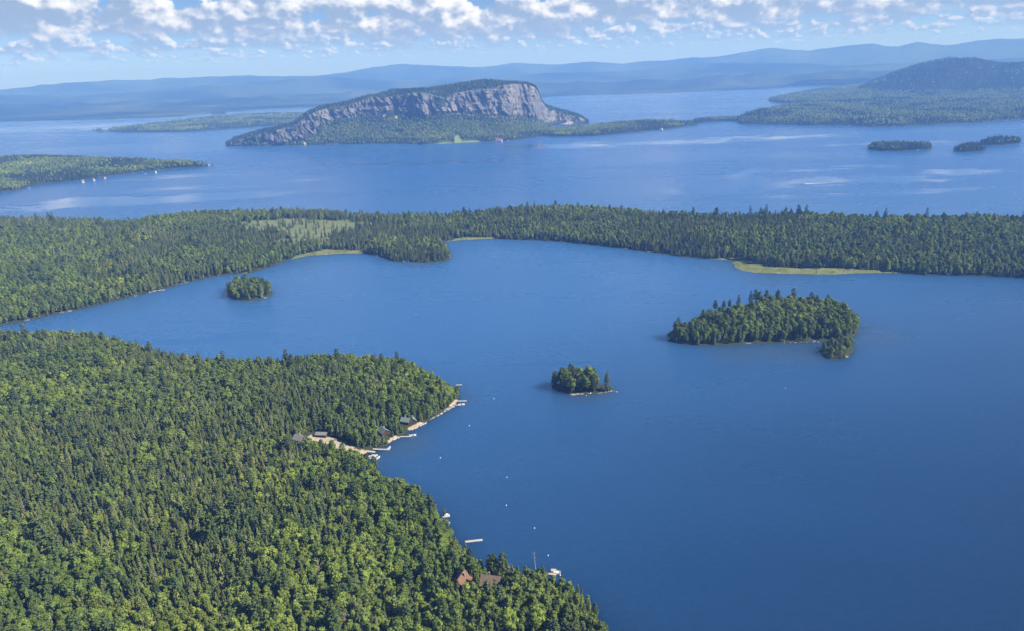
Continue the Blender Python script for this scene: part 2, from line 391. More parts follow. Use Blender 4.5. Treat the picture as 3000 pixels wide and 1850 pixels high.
# ------------------------------------------------------------------ land masses from their shorelines
LANDS = {}
EXTRA = {}      # per land: list of (polygon, channel) covers and list of clearings
class Land:
    def __init__(s, name, poly, hmax, L, step, wig=5.0, wl=45.0, seed=1, noise_h=0.35, hill=None, bank=1.3):
        s.name, s.poly, s.hmax, s.L, s.step, s.wig, s.wl, s.seed, s.nh, s.hill, s.bank = name, np.array(poly)[:, :2], hmax, L, step, wig, wl, seed, noise_h, hill, bank
        s.covers = []; s.clear = []
        LANDS[name] = s
    def d(s, X, Y):
        d = sdist(X, Y, s.poly)
        return d + (fbm(np.asarray(X)/s.wl, np.asarray(Y)/s.wl, s.seed, 4) - 0.5)*2*s.wig
    def h(s, X, Y, d=None):
        X = np.asarray(X, float); Y = np.asarray(Y, float)
        d = s.d(X, Y) if d is None else d
        dp = np.maximum(d, 0)
        z = s.bank*(1-np.exp(-dp/6.0)) + s.hmax*(1-np.exp(-dp/s.L))*(1 + s.nh*2*(fbm(X/180, Y/180, s.seed+50, 4) - 0.5))
        if s.hill is not None: z = z + s.hill(X, Y)*np.clip(dp/60, 0, 1)
        return np.where(d > 0, z, np.maximum(d*0.25, -3.0))
    def build(s, label, cat):
        x0, y0 = s.poly.min(0) - 30; x1, y1 = s.poly.max(0) + 30
        xs = np.arange(x0, x1, s.step); ys = np.arange(y0, y1, s.step)
        X, Y = np.meshgrid(xs, ys); d = s.d(X, Y); Z = s.h(X, Y, d)
        A = np.zeros(X.shape + (3,))
        for poly, ch, soft in s.covers: A[..., ch] = np.maximum(A[..., ch], np.clip(sdist(X, Y, poly)/soft + 0.5, 0, 1))
        V = np.stack([X, Y, Z + sag(X, Y)], -1)
        o = grid_mesh(s.name, V, MAT['land'], A, keep=d > -2*s.step)
        return tag(o, label, cat, kind='structure')
def P(pts, z=0.0, off=(0, 0)): return [at(x, y, z)[:2] + np.array(off) for x, y in pts]

# near shore: visible edge from the tree crowns over the water, cove, tip, and the far side hidden behind its trees
near_poly = ([(-900, 120), (190, 120), (160, 230)] + P([(1800, 1868), (1722, 1752), (1640, 1700), (1510, 1668), (1405, 1650), (1345, 1584), (1300, 1520), (1282, 1480), (1222, 1430), (1150, 1415), (1105, 1372)], 5)
    + P([(1062, 1352), (1030, 1346), (1046, 1336), (1072, 1326), (1098, 1318), (1130, 1308), (1150, 1292), (1176, 1280), (1212, 1257), (1245, 1240), (1290, 1212), (1325, 1192), (1343, 1172), (1347, 1145)])
    + P([(1330, 1112), (1297, 1092), (1223, 1050), (1160, 1034), (1089, 1030), (930, 1024), (832, 1042), (685, 1040), (590, 1032), (490, 1018), (420, 1000), (367, 984), (300, 968), (245, 962), (150, 960), (73, 965), (-10, 962), (-200, 975)], 15)
    + [(-1100, 640), (-1100, 300)])
near = Land('shore_terrain', near_poly, 13, 110, 6.0, 3.0, 30, 3)
mid_poly = (P([(-500, 1010), (-250, 985), (-60, 962), (49, 948), (140, 928), (245, 905), (350, 880), (465, 852), (540, 832), (612, 814), (680, 806), (734, 800), (800, 780), (844, 762), (900, 752), (980, 746), (1058, 744), (1105, 752), (1150, 769), (1230, 770), (1300, 768), (1320, 760), (1319, 735), (1300, 716), (1297, 709), (1346, 704), (1444, 701), (1590, 706), (1680, 713), (1762, 722), (1840, 731), (1909, 741), (2007, 756), (2080, 761), (2129, 763), (2145, 772), (2150, 785), (2172, 795), (2202, 801), (2325, 804), (2420, 805), (2508, 803), (2594, 802), (2700, 806), (2814, 809), (2900, 812), (3000, 818), (3150, 826), (3500, 835)])
    + P([(3500, 640), (3200, 634), (3000, 630), (2814, 628), (2569, 628), (2361, 621), (2129, 621), (1909, 615), (1774, 604), (1627, 600), (1468, 606), (1285, 622), (1101, 620), (980, 612), (856, 608), (685, 613), (560, 618), (489, 625), (367, 641), (184, 634), (0, 630), (-300, 630), (-700, 640)], 15))
mid = Land('peninsula_terrain', mid_poly, 9, 150, 10.0, 5.0, 50, 11)
mid.covers += [(P([(835, 770), (870, 752), (960, 735), (1075, 737), (1065, 746), (980, 749), (900, 757)]), 1, 12),
               (P([(2040, 765), (2129, 757), (2190, 768), (2240, 785), (2330, 790), (2500, 792), (2620, 798), (2590, 812), (2300, 812), (2190, 808), (2140, 790), (2120, 770)]), 1, 12),
               (P([(1290, 712), (1350, 699), (1460, 696), (1460, 703), (1350, 708)]), 1, 8),
               (P([(670, 668), (740, 646), (900, 640), (1010, 643), (1130, 652), (1125, 672), (1030, 694), (950, 724), (860, 722), (760, 700)], 4), 2, 50)]
isl_big_poly = (P([(1950, 1000), (1988, 1008), (2060, 1014), (2120, 1014), (2180, 1009), (2260, 1006), (2340, 1005), (2420, 1000), (2470, 1000), (2505, 985), (2519, 955)])
    + P([(2512, 925), (2490, 905), (2440, 890), (2380, 884), (2320, 880), (2240, 880), (2170, 898), (2100, 918), (2030, 940), (1966, 964)], 10))
big_island = Land('wooded_island_ground', isl_big_poly, 8, 30, 3.0, 2.0, 20, 21)
nub = Land('wooded_islet_ground', P([(2405, 1038), (2420, 1052), (2450, 1057), (2480, 1050), (2503, 1030), (2500, 1015), (2460, 1010), (2425, 1018), (2398, 1026)]), 1.5, 15, 1.5, 1.0, 10, 22)
pine_isle = Land('pine_islet_ground', P([(1617, 1138), (1635, 1148), (1670, 1156), (1700, 1157), (1740, 1155), (1770, 1151), (1797, 1145), (1800, 1139), (1760, 1128), (1700, 1120), (1640, 1122), (1618, 1130)]), 2.0, 12, 1.5, 0.8, 9, 23)
round_isle = Land('round_islet_ground', P([(666, 870), (678, 878), (710, 882), (745, 881), (780, 874), (800, 862), (797, 850), (760, 838), (710, 836), (678, 846), (667, 858)]), 3.0, 15, 2.0, 1.0, 12, 24)
right_a = Land('flat_islet_ground', P(dsp([(2075, 358), (2110, 362), (2160, 362), (2215, 359), (2233, 356), (2228, 351), (2150, 350), (2090, 350)])), 3, 30, 5, 3, 30, 25)
right_b = Land('split_islet_ground', P(dsp([(2280, 362), (2310, 365), (2350, 363), (2362, 358), (2350, 352), (2300, 354)])), 3, 30, 5, 2, 30, 26)
right_c = Land('long_islet_ground', P(dsp([(2340, 352), (2365, 349), (2400, 348), (2440, 344), (2447, 340), (2420, 338), (2370, 341), (2345, 346)])), 3, 30, 5, 2, 30, 27)
village_poly = (P(dsp([(-160, 480), (-60, 468), (0, 460), (40, 456), (60, 449), (100, 441), (200, 431), (300, 416), (400, 406), (470, 401), (525, 398)]))
    + P(dsp([(505, 390), (450, 384), (400, 384), (330, 381), (250, 378), (180, 374), (120, 373), (50, 376), (0, 379), (-160, 388)]), 14))
village = Land('village_point_terrain', village_poly, 30, 160, 10, 4, 50, 31)
lowpen_poly = (P(dsp([(1150, 335), (1215, 338), (1262, 331), (1300, 326), (1330, 327.5), (1420, 326), (1500, 318.5), (1600, 309), (1665, 299), (1683, 295)]))
    + P(dsp([(1672, 291), (1620, 289), (1560, 287), (1500, 290), (1450, 295), (1400, 301), (1330, 306), (1200, 310)]), 12))
low_pen = Land('low_point_terrain', lowpen_poly, 5, 80, 10, 4, 40, 33)
cause = Land('causeway_bar', P(dsp([(1660, 296.0), (1700, 292.2), (1740, 290.0), (1790, 291), (1790, 284), (1740, 285.5), (1700, 287.5), (1660, 290)])), 2, 30, 8, 2.5, 40, 34)
RH_X = np.array([1950, 2010, 2040, 2080, 2150, 2200, 2260, 2320, 2380, 2452, 2600, 2900])*D
RH_Y = np.array([222, 221, 224, 205, 175, 158, 147, 149, 159, 156, 170, 200])*D
RH_Z = np.array([max(0.0, at_range(x, y, 6300.0)[2] - 14) for x, y in zip(RH_X, RH_Y)])
RH_Z[:2] = (0, 4)
def right_hill(X, Y):
    px, py, dep = project(X, Y, np.zeros_like(X)); rg = np.hypot(X, Y)
    w = np.where(rg < 6300, 330.0, 700.0)
    return np.interp(px, RH_X, RH_Z)*(0.90 + 0.20*fbm(X/260, Y/260, 19, 4))*np.exp(-((rg-6300)/w)**2) + 20*np.clip((rg-3150)/700, 0, 1)*fbm(X/500, Y/500, 9)
right_poly = P(dsp([(1762, 292), (1775, 298), (1850, 299), (1950, 301), (2040, 301), (2070, 304), (2150, 303), (2250, 298.5), (2350, 293.5), (2452, 286), (2650, 272), (2900, 255), (2900, 190), (2500, 186), (2300, 187), (2150, 196), (2060, 207), (1985, 215), (1900, 229), (1838, 240), (1852, 246), (1900, 248.5), (1945, 250), (1880, 259), (1820, 269), (1775, 281)]))
right_land = Land('far_point_terrain', right_poly, 9, 260, 25, 8, 120, 35, hill=right_hill)
left_far = Land('long_island_ground', P(dsp([(214, 312), (290, 317), (440, 316), (560, 308), (680, 299), (760, 294), (900, 290)])) + P(dsp([(900, 272), (760, 269), (700, 269), (640, 270), (520, 277), (400, 290), (300, 301), (240, 308)]), 20), 10, 200, 20, 6, 90, 36)
left_far_islet = Land('tiny_islet_ground', P(dsp([(505, 272), (540, 271), (542, 268.5), (508, 269)])), 2, 40, 8, 2, 40, 37)

# clearings and cabin yards on the near shore
SAND1 = P([(902, 1290), (930, 1286), (960, 1292), (1000, 1300), (1020, 1308), (1040, 1316), (1080, 1318), (1118, 1312), (1106, 1322), (1076, 1330), (1048, 1342), (1024, 1344), (1018, 1332), (996, 1322), (960, 1310), (905, 1302)], 1.5)
near.covers += [(SAND1, 0, 7)]
for a, b, w in (((1140, 1296), (1180, 1277), 5), ((1205, 1259), (1252, 1237), 5), ((1318, 1194), (1345, 1170), 3)):
    p, q = at(*a, 1)[:2], at(*b, 1)[:2]; t = (q-p)/np.linalg.norm(q-p); nn = np.array([-t[1], t[0]])*w
    near.covers.append(([p-nn, q-nn, q+nn, p+nn], 0, 5))
near.clear += [(SAND1, 3.0)]
TOWARD = np.array([0.0, -1.0])
def yard(px, py, z, wx, back, front):
    """a clearing about a building, open towards the lake and the air"""
    c = at(px, py, z)[:2]; v = -c/np.linalg.norm(c); s = np.array([-v[1], v[0]])
    return [c - s*wx - v*back, c + s*wx - v*back, c + s*wx + v*front, c - s*wx + v*front]
for a in ((1352, 1722, 5, 7, 8, 9), (1440, 1716, 5, 8.5, 8, 11), (1490, 1852, 5, 7, 6, 16), (1570, 1842, 5, 6, 6, 14), (1124, 1268, 3, 6, 6, 14), (1200, 1236, 3, 9, 6, 13), (945, 1288, 3, 7, 4, 6), (880, 1302, 4, 6, 5, 11)):
    near.clear.append((yard(*a), 0.0))
# view lane over the clearing from the air
near.clear.append((P([(895, 1300), (1010, 1318), (1022, 1340), (1000, 1342), (940, 1334), (893, 1326)], 1), 0.0))

LABELS = {'shore_terrain': ('forest floor of the near wooded shore with a sandy clearing', 'terrain'), 'peninsula_terrain': ('ground of the long wooded peninsula across the cove with marsh grass edges', 'terrain'),
 'wooded_island_ground': ('ground of the largest wooded island in the cove', 'island'), 'wooded_islet_ground': ('ground of the small islet touching the large island', 'island'),
 'pine_islet_ground': ('rocky ground of the small pine islet in mid water', 'island'), 'round_islet_ground': ('ground of the round wooded islet near the left shore', 'island'),
 'flat_islet_ground': ('ground of the flat wooded islet in the outer lake', 'island'), 'split_islet_ground': ('ground of the short islet before the right edge', 'island'),
 'long_islet_ground': ('ground of the long islet at the right edge', 'island'), 'village_point_terrain': ('ground of the wooded point with white houses on the left', 'terrain'),
 'low_point_terrain': ('ground of the low wooded point right of the cliff mountain', 'terrain'), 'causeway_bar': ('narrow bar of land joining the low point to the far shore', 'terrain'),
 'far_point_terrain': ('far wooded point rising to a rounded hill on the right', 'terrain'), 'long_island_ground': ('ground of the long low island left of the cliff mountain', 'island'),
 'tiny_islet_ground': ('ground of the tiny islet in the far left water', 'island')}
for k, l in LANDS.items(): l.build(*LABELS[k])

# ------------------------------------------------------------------ lake
def ring_mesh(name, radii, a0, a1, na, mat, zf):
    A = np.radians(np.linspace(a0, a1, na)); RR = np.array(radii)
    rr, aa = np.meshgrid(RR, A, indexing='ij'); X = rr*np.sin(aa); Y = rr*np.cos(aa)
    return grid_mesh(name, np.stack([X, Y, zf(X, Y)], -1), mat, smooth=True)
def wpt(x, y): p = at(x*D, y*D); return p[0], p[1]
slicks = []
for (x, y, sx, sy, th) in ((1720, 452, 200, 15, 0.50), (1800, 425, 90, 16, 0.60), (2080, 432, 330, 14, 0.50), (2150, 462, 420, 9, 0.40), (2300, 412, 180, 9, 0.55), (1950, 405, 260, 7, 0.60), (1500, 345, 420, 8, 0.40), (1850, 330, 300, 8, 0.50), (2150, 345, 220, 6, 0.40),
                       (330, 478, 340, 12, 0.45), (120, 495, 260, 12, 0.45), (460, 452, 170, 9, 0.50), (420, 425, 170, 8, 0.60), (720, 432, 120, 5, 0.6), (900, 395, 400, 6, 0.65),
                       (800, 655, 260, 26, 0.45), (930, 692, 100, 6, 0.30), (470, 800, 240, 22, 0.40), (560, 770, 260, 12, 0.55), (1560, 700, 320, 20, 0.60), (2250, 800, 200, 9, 0.60), (1300, 872, 200, 5, 0.5), (300, 300, 460, 8, 0.25), (600, 264, 260, 8, 0.05)):
    cx, cy_ = wpt(x, y); rx = abs(wpt(x+sx, y)[0]-cx); ry = abs(wpt(x, y-sy)[1]-wpt(x, y+sy)[1])/2
    slicks.append((float(cx), float(cy_), float(rx), float(ry), th))
shoals = []
for (x, y, r0, amt) in ((1890, 838, 60, 0.55), (1760, 842, 45, 0.5), (2075, 800, 60, 0.4), (2000, 820, 45, 0.5), (1395, 948, 26, 0.5), (1440, 944, 22, 0.5), (600, 722, 30, 0.4), (1010, 634, 40, 0.5), (1840, 662, 90, 0.35), (1730, 640, 70, 0.35), (1075, 960, 40, 0.35), (960, 1060, 40, 0.45), (880, 1095, 28, 0.5), (720, 625, 60, 0.3), (300, 735, 60, 0.2)):
    cx, cy_ = wpt(x, y); shoals.append((float(cx), float(cy_), float(r0), amt))
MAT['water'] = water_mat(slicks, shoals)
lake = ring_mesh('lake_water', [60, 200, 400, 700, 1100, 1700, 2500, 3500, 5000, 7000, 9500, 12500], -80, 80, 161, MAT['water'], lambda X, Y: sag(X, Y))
tag(lake, 'wind rippled blue lake stretching from cove to far hills', 'lake', kind='structure')

# ------------------------------------------------------------------ far shore and mountain ridges
def build_far():
    A = np.linspace(-62, 62, 620)
    # pixel columns of azimuths, along the far shoreline
    sh = np.array(dsp([(-900, 310), (-300, 298), (0, 292), (200, 287), (350, 283), (430, 279), (500, 272), (600, 262), (760, 255), (1000, 243), (1310, 232), (1400, 228), (1500, 225.5), (1600, 222.5), (1700, 219), (1850, 212), (1930, 205), (1978, 200), (1992, 193), (2065, 190), (2300, 180), (2800, 165), (3400, 150)]))
    def ad(px, py): d = ray(px, py); return math.degrees(math.atan2(d[0], d[1])), math.degrees(math.atan2(d[2], math.hypot(d[0], d[1])))
    sa = [ad(*p)[0] for p in sh]; sr = [math.hypot(*at(*p)[:2]) for p in sh]
    r0 = np.minimum(np.interp(A, sa, sr), 8900.0)
    def line(pts):
        q = [ad(*p) for p in dsp(pts)]; return np.interp(A, [a for a, e in q], [e for a, e in q])
    L1 = line([(-900, 250), (-400, 232), (0, 215), (60, 207), (150, 197), (250, 195), (400, 188), (520, 184), (600, 182), (700, 184), (780, 178), (900, 160), (960, 154), (1040, 156), (1070, 160), (1150, 162), (1230, 150), (1270, 154), (1330, 157), (1420, 148), (1500, 150), (1600, 142), (1720, 135), (1800, 122), (1850, 115), (1940, 122), (2040, 110), (2090, 104), (2130, 110), (2200, 99), (2260, 108), (2340, 97), (2452, 92), (2700, 100), (3300, 70)])
    L3 = line([(-900, 285), (0, 252), (150, 248), (300, 243), (500, 240), (760, 226), (1000, 212), (1310, 200), (1450, 196), (1600, 190), (1750, 178), (1850, 176), (2000, 172), (2200, 166), (2452, 158), (3300, 130)])
    L2 = line([(-900, 262), (-300, 245), (0, 228), (100, 232), (200, 229), (300, 220), (400, 214), (600, 196), (760, 184), (800, 184), (880, 189), (1000, 190), (1200, 182), (1320, 176), (1500, 171), (1600, 161), (1700, 153), (1800, 152), (2000, 155), (2200, 150), (2452, 140), (3300, 100)])
    R1, R2 = 14500.0, 11400.0
    rows = list(np.unique(np.concatenate([[0, .002, .005, .01, .02, .035, .05, .07], np.linspace(.09, 1.0, 60), [1.03, 1.08, 1.15]])))
    V = np.zeros((len(rows), len(A), 3))
    wob = (fbm(A*1.2, A*0, 5) - 0.5)*400
    for i, t in enumerate(rows):
        r = r0 + wob*0.2 + (R1 + wob*2 - r0)*t
        X = r*np.sin(np.radians(A)); Y = r*np.cos(np.radians(A)); sg = sag(X, Y)
        h1 = CAM_H + R1*np.tan(np.radians(L1)) + R1*R1/(2*EARTH) + 22*(fbm(A*1.6, A*0, 25, 5)-0.5); h2 = CAM_H + R2*np.tan(np.radians(L2)) + R2*R2/(2*EARTH)
        R3 = 9300.0; h3 = CAM_H + R3*np.tan(np.radians(L3)) + R3*R3/(2*EARTH) + 26*(fbm(A*0.9, A*0, 15, 4)-0.5)*2
        b3 = np.exp(-((r-R3)/450)**2)*np.maximum(h3, 8)
        b1 = np.exp(-((r-R1)/1300)**2)*np.maximum(h1, 20); b2 = np.exp(-((r-R2)/750)**2)*np.maximum(h2, 10)
        z = 11*np.minimum(1, t*500) - 2 + 26*np.clip((r-r0)/2500, 0, 1)*(0.4 + 1.2*fbm(X/900, Y/900, 3))
        z = np.maximum(np.maximum(z, b3), np.maximum(b1, b2)) + 62*(fbm(X/650, Y/650, 8, 6)-0.5)*np.clip((r-r0)/3000, 0, 1)
        V[i, :, 0] = X; V[i, :, 1] = Y; V[i, :, 2] = z + sg
    o = grid_mesh('far_hills_terrain', V, MAT['far_forest'], smooth=True)
    tag(o, 'blue wooded hills and mountain ridges beyond the lake', 'hills', kind='structure')
build_far()

# ------------------------------------------------------------------ the cliff mountain
def build_kineo():
    cx = np.linspace(88, 2296, 460)
    cs = lambda pts: np.interp(cx, [p[0] for p in pts], [p[1] for p in pts])
    sky = cs([(88, 466), (110, 445), (150, 417), (250, 387), (400, 352), (510, 327), (560, 292), (600, 263), (680, 228), (850, 198), (950, 168), (1050, 148), (1120, 127), (1250, 122), (1340, 117), (1440, 104), (1520, 89), (1600, 74), (1680, 67), (1750, 69), (1850, 79), (1930, 89), (1980, 104), (1995, 135), (2012, 188), (2030, 216), (2100, 241), (2200, 267), (2260, 288), (2290, 320), (2300, 330)])
    top = cs([(88, 468), (180, 432), (300, 402), (420, 372), (520, 347), (620, 280), (700, 250), (800, 240), (900, 212), (1000, 172), (1040, 178), (1100, 180), (1170, 165), (1250, 150), (1350, 158), (1400, 178), (1430, 188), (1480, 160), (1580, 140), (1640, 135), (1700, 132), (1730, 118), (1780, 105), (1850, 95), (1930, 98), (1975, 118), (1995, 150), (2012, 200), (2035, 232), (2060, 268), (2090, 252), (2125, 278), (2180, 290), (2240, 300), (2300, 332)])
    foot = cs([(88, 470), (180, 466), (300, 465), (450, 450), (560, 430), (640, 398), (680, 340), (800, 300), (900, 285), (1000, 285), (1100, 258), (1200, 268), (1300, 290), (1400, 262), (1500, 268), (1600, 280), (1700, 290), (1800, 290), (1900, 296), (1980, 312), (2040, 335), (2120, 336), (2180, 330), (2300, 334)])
    shore = cs([(88, 475), (300, 473), (600, 468), (900, 462), (1150, 460), (1300, 466), (1500, 455), (1700, 448), (1820, 438), (1900, 415), (1980, 400), (2040, 366), (2100, 345), (2300, 336)])
    df = cs([(88, 8), (200, 14), (450, 25), (640, 60), (760, 150), (950, 230), (1300, 270), (1700, 280), (1900, 250), (2000, 190), (2060, 60), (2120, 30), (2300, 6)])
    n1, n2, n3, n4 = 14, 40, 12, 14
    rowsN = n1 + n2 + n3 + n4
    V = np.zeros((rowsN, len(cx), 3)); A = np.zeros((rowsN, len(cx), 3)); Tt = np.zeros((rowsN, len(cx)))
    srcx = 620 + cx/2.078; f = lambda v: 200 + v/2.078
    for j in range(len(cx)):
        px = srcx[j]
        p0 = at(px, f(shore[j])); rs = math.hypot(*p0[:2]); u = p0[:2]/rs
        rf = rs + df[j]; zf = max(0.8, at_range(px, f(foot[j]), rf)[2])
        hc = max(0.0, (foot[j]-top[j])/2.078*rf/FPX*1.1)
        rt = rf + 12 + 0.30*hc; zt = max(zf+0.5, at_range(px, f(top[j]), rt)[2])
        hk = max(0.0, (top[j]-sky[j])/2.078*rt/FPX)
        rr = rt + 30 + 2.2*hk; zr = max(zt+0.3, at_range(px, f(sky[j]), rr)[2] - 9)
        rb = rr + 120 + zr*2.6
        lo = []
        for k in range(n1):
            t = k/n1; lo.append((rs + (rf-rs)*t - (3 if k == 0 else 0), (-1.5 if k == 0 else 1.0 + (zf-1.0)*(0.35*t + 0.65*t*t)), 0, t))
        for k in range(n2):
            t = k/n2; tt = t + 0.035*math.sin(t*25 + j*0.02); lo.append((rf + (rt-rf)*(t**1.3), zf + (zt-zf)*t, 1, t))
        for k in range(n3):
            t = k/n3; lo.append((rt + (rr-rt)*t, zt + (zr-zt)*(t*(2-t)*0.6 + 0.4*t), 2, t))
        for k in range(n4):
            t = k/(n4-1); lo.append((rr + (rb-rr)*t, zr*(1-t*t*(3-2*t)) - 2*t, 3, t))
        for i, (r, z, zone, t) in enumerate(lo):
            V[i, j] = (u[0]*r, u[1]*r, z); Tt[i, j] = zone + t
    # cliff relief: gullies, ribs and ledges push the face in and out along the line of sight
    S_ = np.cumsum(np.hypot(*np.gradient(V[n1, :, :2], axis=0).T)); S_ = np.broadcast_to(S_, Tt.shape)
    Z = V[..., 2]; on = np.clip((Tt-0.92)/0.12, 0, 1)*np.clip((2.25-Tt)/0.25, 0, 1)
    hcl = np.clip((np.interp(cx, cx, foot-top))/60, 0.15, 1)[None, :]
    SK = S_ + 0.35*Z + 30*(fbm(S_/60, Z/45, 40, 3)-0.5)
    rib = (np.abs(fbm(SK/38, Z/75, 41, 4)-0.5)*2)**0.9*30 + (fbm(SK/11, Z/24, 42, 4)-0.5)*20 + (fbm(S_/55, Z/15, 43, 4)-0.5)*22 + (fbm(S_/150, Z/300, 44, 3)-0.5)*70
    rib = (rib-14)*on*hcl
    rad = np.hypot(V[..., 0], V[..., 1]); U = V[..., :2]/rad[..., None]
    V[..., :2] += U*rib[..., None]
    V[..., 0] += (fbm(S_/22, Z/22, 45, 3)-0.5)*10*on*hcl
    V[..., 2] += (fbm(S_/50, Tt*4, 46, 4)-0.5)*7*(1-on)*np.clip(Z/12, 0, 1)
    n_ = fbm(S_/28, Z/28, 47, 4)
    rock = np.clip((Tt-0.90)/0.10, 0, 1)*np.clip((2.10-Tt)/0.10, 0, 1)*np.clip((foot-top)/14, 0, 1)[None, :]
    left = np.clip((640-cx)/120, 0, 1)[None, :]
    rock = rock*(1 - 0.45*left*(n_ > 0.52))
    # grassy or wooded ledge across the face
    px_cols = cx[None, :]
    ledge = np.exp(-((px_cols-1405)/45)**2)*(Tt > 1.35)*(Tt < 2.0); rock = rock*(1-0.9*ledge)
    A[..., 0] = rock
    # golf lawn and clearings by the shore
    def blob(x, t, sx, st): return np.clip(1.6 - 1.6*np.sqrt(((px_cols-x)/sx)**2 + ((Tt-t)/st)**2), 0, 1)
    A[..., 1] = np.maximum.reduce([blob(1500, 0.16, 34, 0.30), blob(1570, 0.03, 130, 0.07), blob(1420, 0.03, 120, 0.06), blob(1230, 0.05, 40, 0.06), blob(1130, 0.42, 50, 0.08), blob(1180, 0.32, 40, 0.05)])
    A[..., 2] = np.maximum.reduce([blob(1140, 0.86, 18, 0.10), blob(1065, 0.90, 16, 0.08), blob(570, 0.3, 12, 0.4), blob(640, 1.25, 9, 0.2), blob(2170, 0.6, 55, 0.8)])
    X, Y = V[..., 0], V[..., 1]; Vw = V.copy(); Vw[..., 2] += sag(X, Y)
    o = grid_mesh('cliff_mountain_terrain', Vw, MAT['cliff'], A, smooth=False)
    tag(o, 'long mountain with a bare grey rock cliff and wooded crest', 'mountain', kind='structure')
    return V, Tt, A, cx
KV, KT, KA, KX = build_kineo()

# ------------------------------------------------------------------ tree shapes
rnd = random.Random(7)
def card(mb_v, mb_f, c, nrm, size, rg, asp=1.0):
    nrm = Vector(nrm).normalized(); a = nrm.orthogonal().normalized(); b = nrm.cross(a)
    t = rg.random()*6.283; a, b = a*math.cos(t)+b*math.sin(t), b*math.cos(t)-a*math.sin(t)
    a *= size*0.5; b *= size*0.5*asp; c = Vector(c); k = len(mb_v)
    mb_v += [c-a-b*0.4, c-a*0.2-b, c+a-b*0.3, c+a*0.8+b*0.6, c-a*0.1+b, c-a*0.8+b*0.5]; mb_f.append(tuple(range(k, k+6)))
ICO = [(0,0,-1),(0.7236,-0.5257,-0.4472),(-0.2764,-0.8506,-0.4472),(-0.8944,0,-0.4472),(-0.2764,0.8506,-0.4472),(0.7236,0.5257,-0.4472),(0.2764,-0.8506,0.4472),(-0.7236,-0.5257,0.4472),(-0.7236,0.5257,0.4472),(0.2764,0.8506,0.4472),(0.8944,0,0.4472),(0,0,1)]
ICF = [(0,1,2),(1,0,5),(0,2,3),(0,3,4),(0,4,5),(1,5,10),(2,1,6),(3,2,7),(4,3,8),(5,4,9),(1,10,6),(2,6,7),(3,7,8),(4,8,9),(5,9,10),(6,10,11),(7,6,11),(8,7,11),(9,8,11),(10,9,11)]
def lump(v, f, c, r, ncards, size, rg, flat=1.0, core=0.80, jit=0.55):
    c = Vector(c); k = len(v)
    for p in ICO: v.append(c + Vector((p[0]*r, p[1]*r, p[2]*r*flat))*core*(0.85+0.3*rg.random()))
    f += [tuple(i+k for i in t) for t in ICF]
    for _ in range(ncards):
        u = Vector((rg.gauss(0,1), rg.gauss(0,1), rg.gauss(0,1)+0.35)).normalized()
        p = c + Vector((u.x*r, u.y*r, u.z*r*flat))*(0.86+0.26*rg.random())
        card(v, f, p, u + Vector((rg.gauss(0,jit), rg.gauss(0,jit), rg.gauss(0,jit)+0.15)), size*(0.7+0.6*rg.random()), rg)
def broadleaf(seed, H=13.0, Rr=3.1, slim=1.0):
    rg = random.Random(seed); v, f = [], []
    nl = 17
    for i in range(nl):
        t = (i+0.5)/nl; zz = H*(0.34 + 0.56*t); prof = math.sin(math.pi*min(1, max(0.05, (0.12+0.80*t))))**0.75
        a = i*2.4 + rg.random(); q = Rr*slim*prof*(0.35+0.40*rg.random())
        r = (1.05 + 0.75*rg.random())*(0.80+0.35*prof)*Rr/3.1
        lump(v, f, (q*math.cos(a), q*math.sin(a), zz+rg.uniform(-.5, .5)), r, 26, 0.85, rg, 0.85)
    lump(v, f, (rg.uniform(-.4, .4), rg.uniform(-.4, .4), H*0.93), 1.1*Rr/3.1, 20, 0.8, rg)
    tb = MB(); top = (rg.uniform(-.4, .4), rg.uniform(-.4, .4), H*0.62)
    tb.tube((0, 0, -0.8), top, 0.24, 0.10, 6)
    for i in range(4):
        a = i*1.7+rg.random(); z0 = H*(0.34+0.07*i); tb.tube((top[0]*z0/top[2], top[1]*z0/top[2], z0), (1.7*math.cos(a), 1.7*math.sin(a), z0+2.0), 0.09, 0.03, 5)
    return v, f, tb
def spruce(seed, H=15.0, Rr=2.0, dens=1.0):
    rg = random.Random(seed); v, f = [], []
    nt = 11
    for i in range(nt):
        t = i/(nt-1); zz = H*(0.10+0.84*t); r = Rr*((1-t)**0.75*0.92+0.10)*rg.uniform(0.82, 1.15); nb = 5 if t < 0.5 else (4 if t < 0.8 else 3)
        for b in range(nb):
            if rg.random() < 0.08: continue
            a = b*6.283/nb + i*0.9 + rg.uniform(-.4, .4); L = r*rg.uniform(0.55, 0.80)
            lump(v, f, (L*math.cos(a), L*math.sin(a), zz-0.18*L), 0.30*r+0.30, 7, 0.62, rg, 0.85, 0.85, 0.5)
            tip = Vector((r*1.15*math.cos(a), r*1.15*math.sin(a), zz-0.40*r)); k = len(v); w = 0.25+0.12*r; o = Vector((-math.sin(a)*w, math.cos(a)*w, 0)); q = Vector((L*0.6*math.cos(a), L*0.6*math.sin(a), zz+0.1))
            v += [q+o, tip, q-o]; f.append((k, k+1, k+2))
    k = len(v)
    for i in range(5): v.append(Vector((0.42*math.cos(i*1.2566), 0.42*math.sin(i*1.2566), H*0.90)))
    v.append(Vector((0, 0, H))); f += [(k+i, k+(i+1) % 5, k+5) for i in range(5)]
    tb = MB(); tb.tube((0, 0, -0.8), (0, 0, H*0.96), 0.20, 0.03, 6)
    return v, f, tb
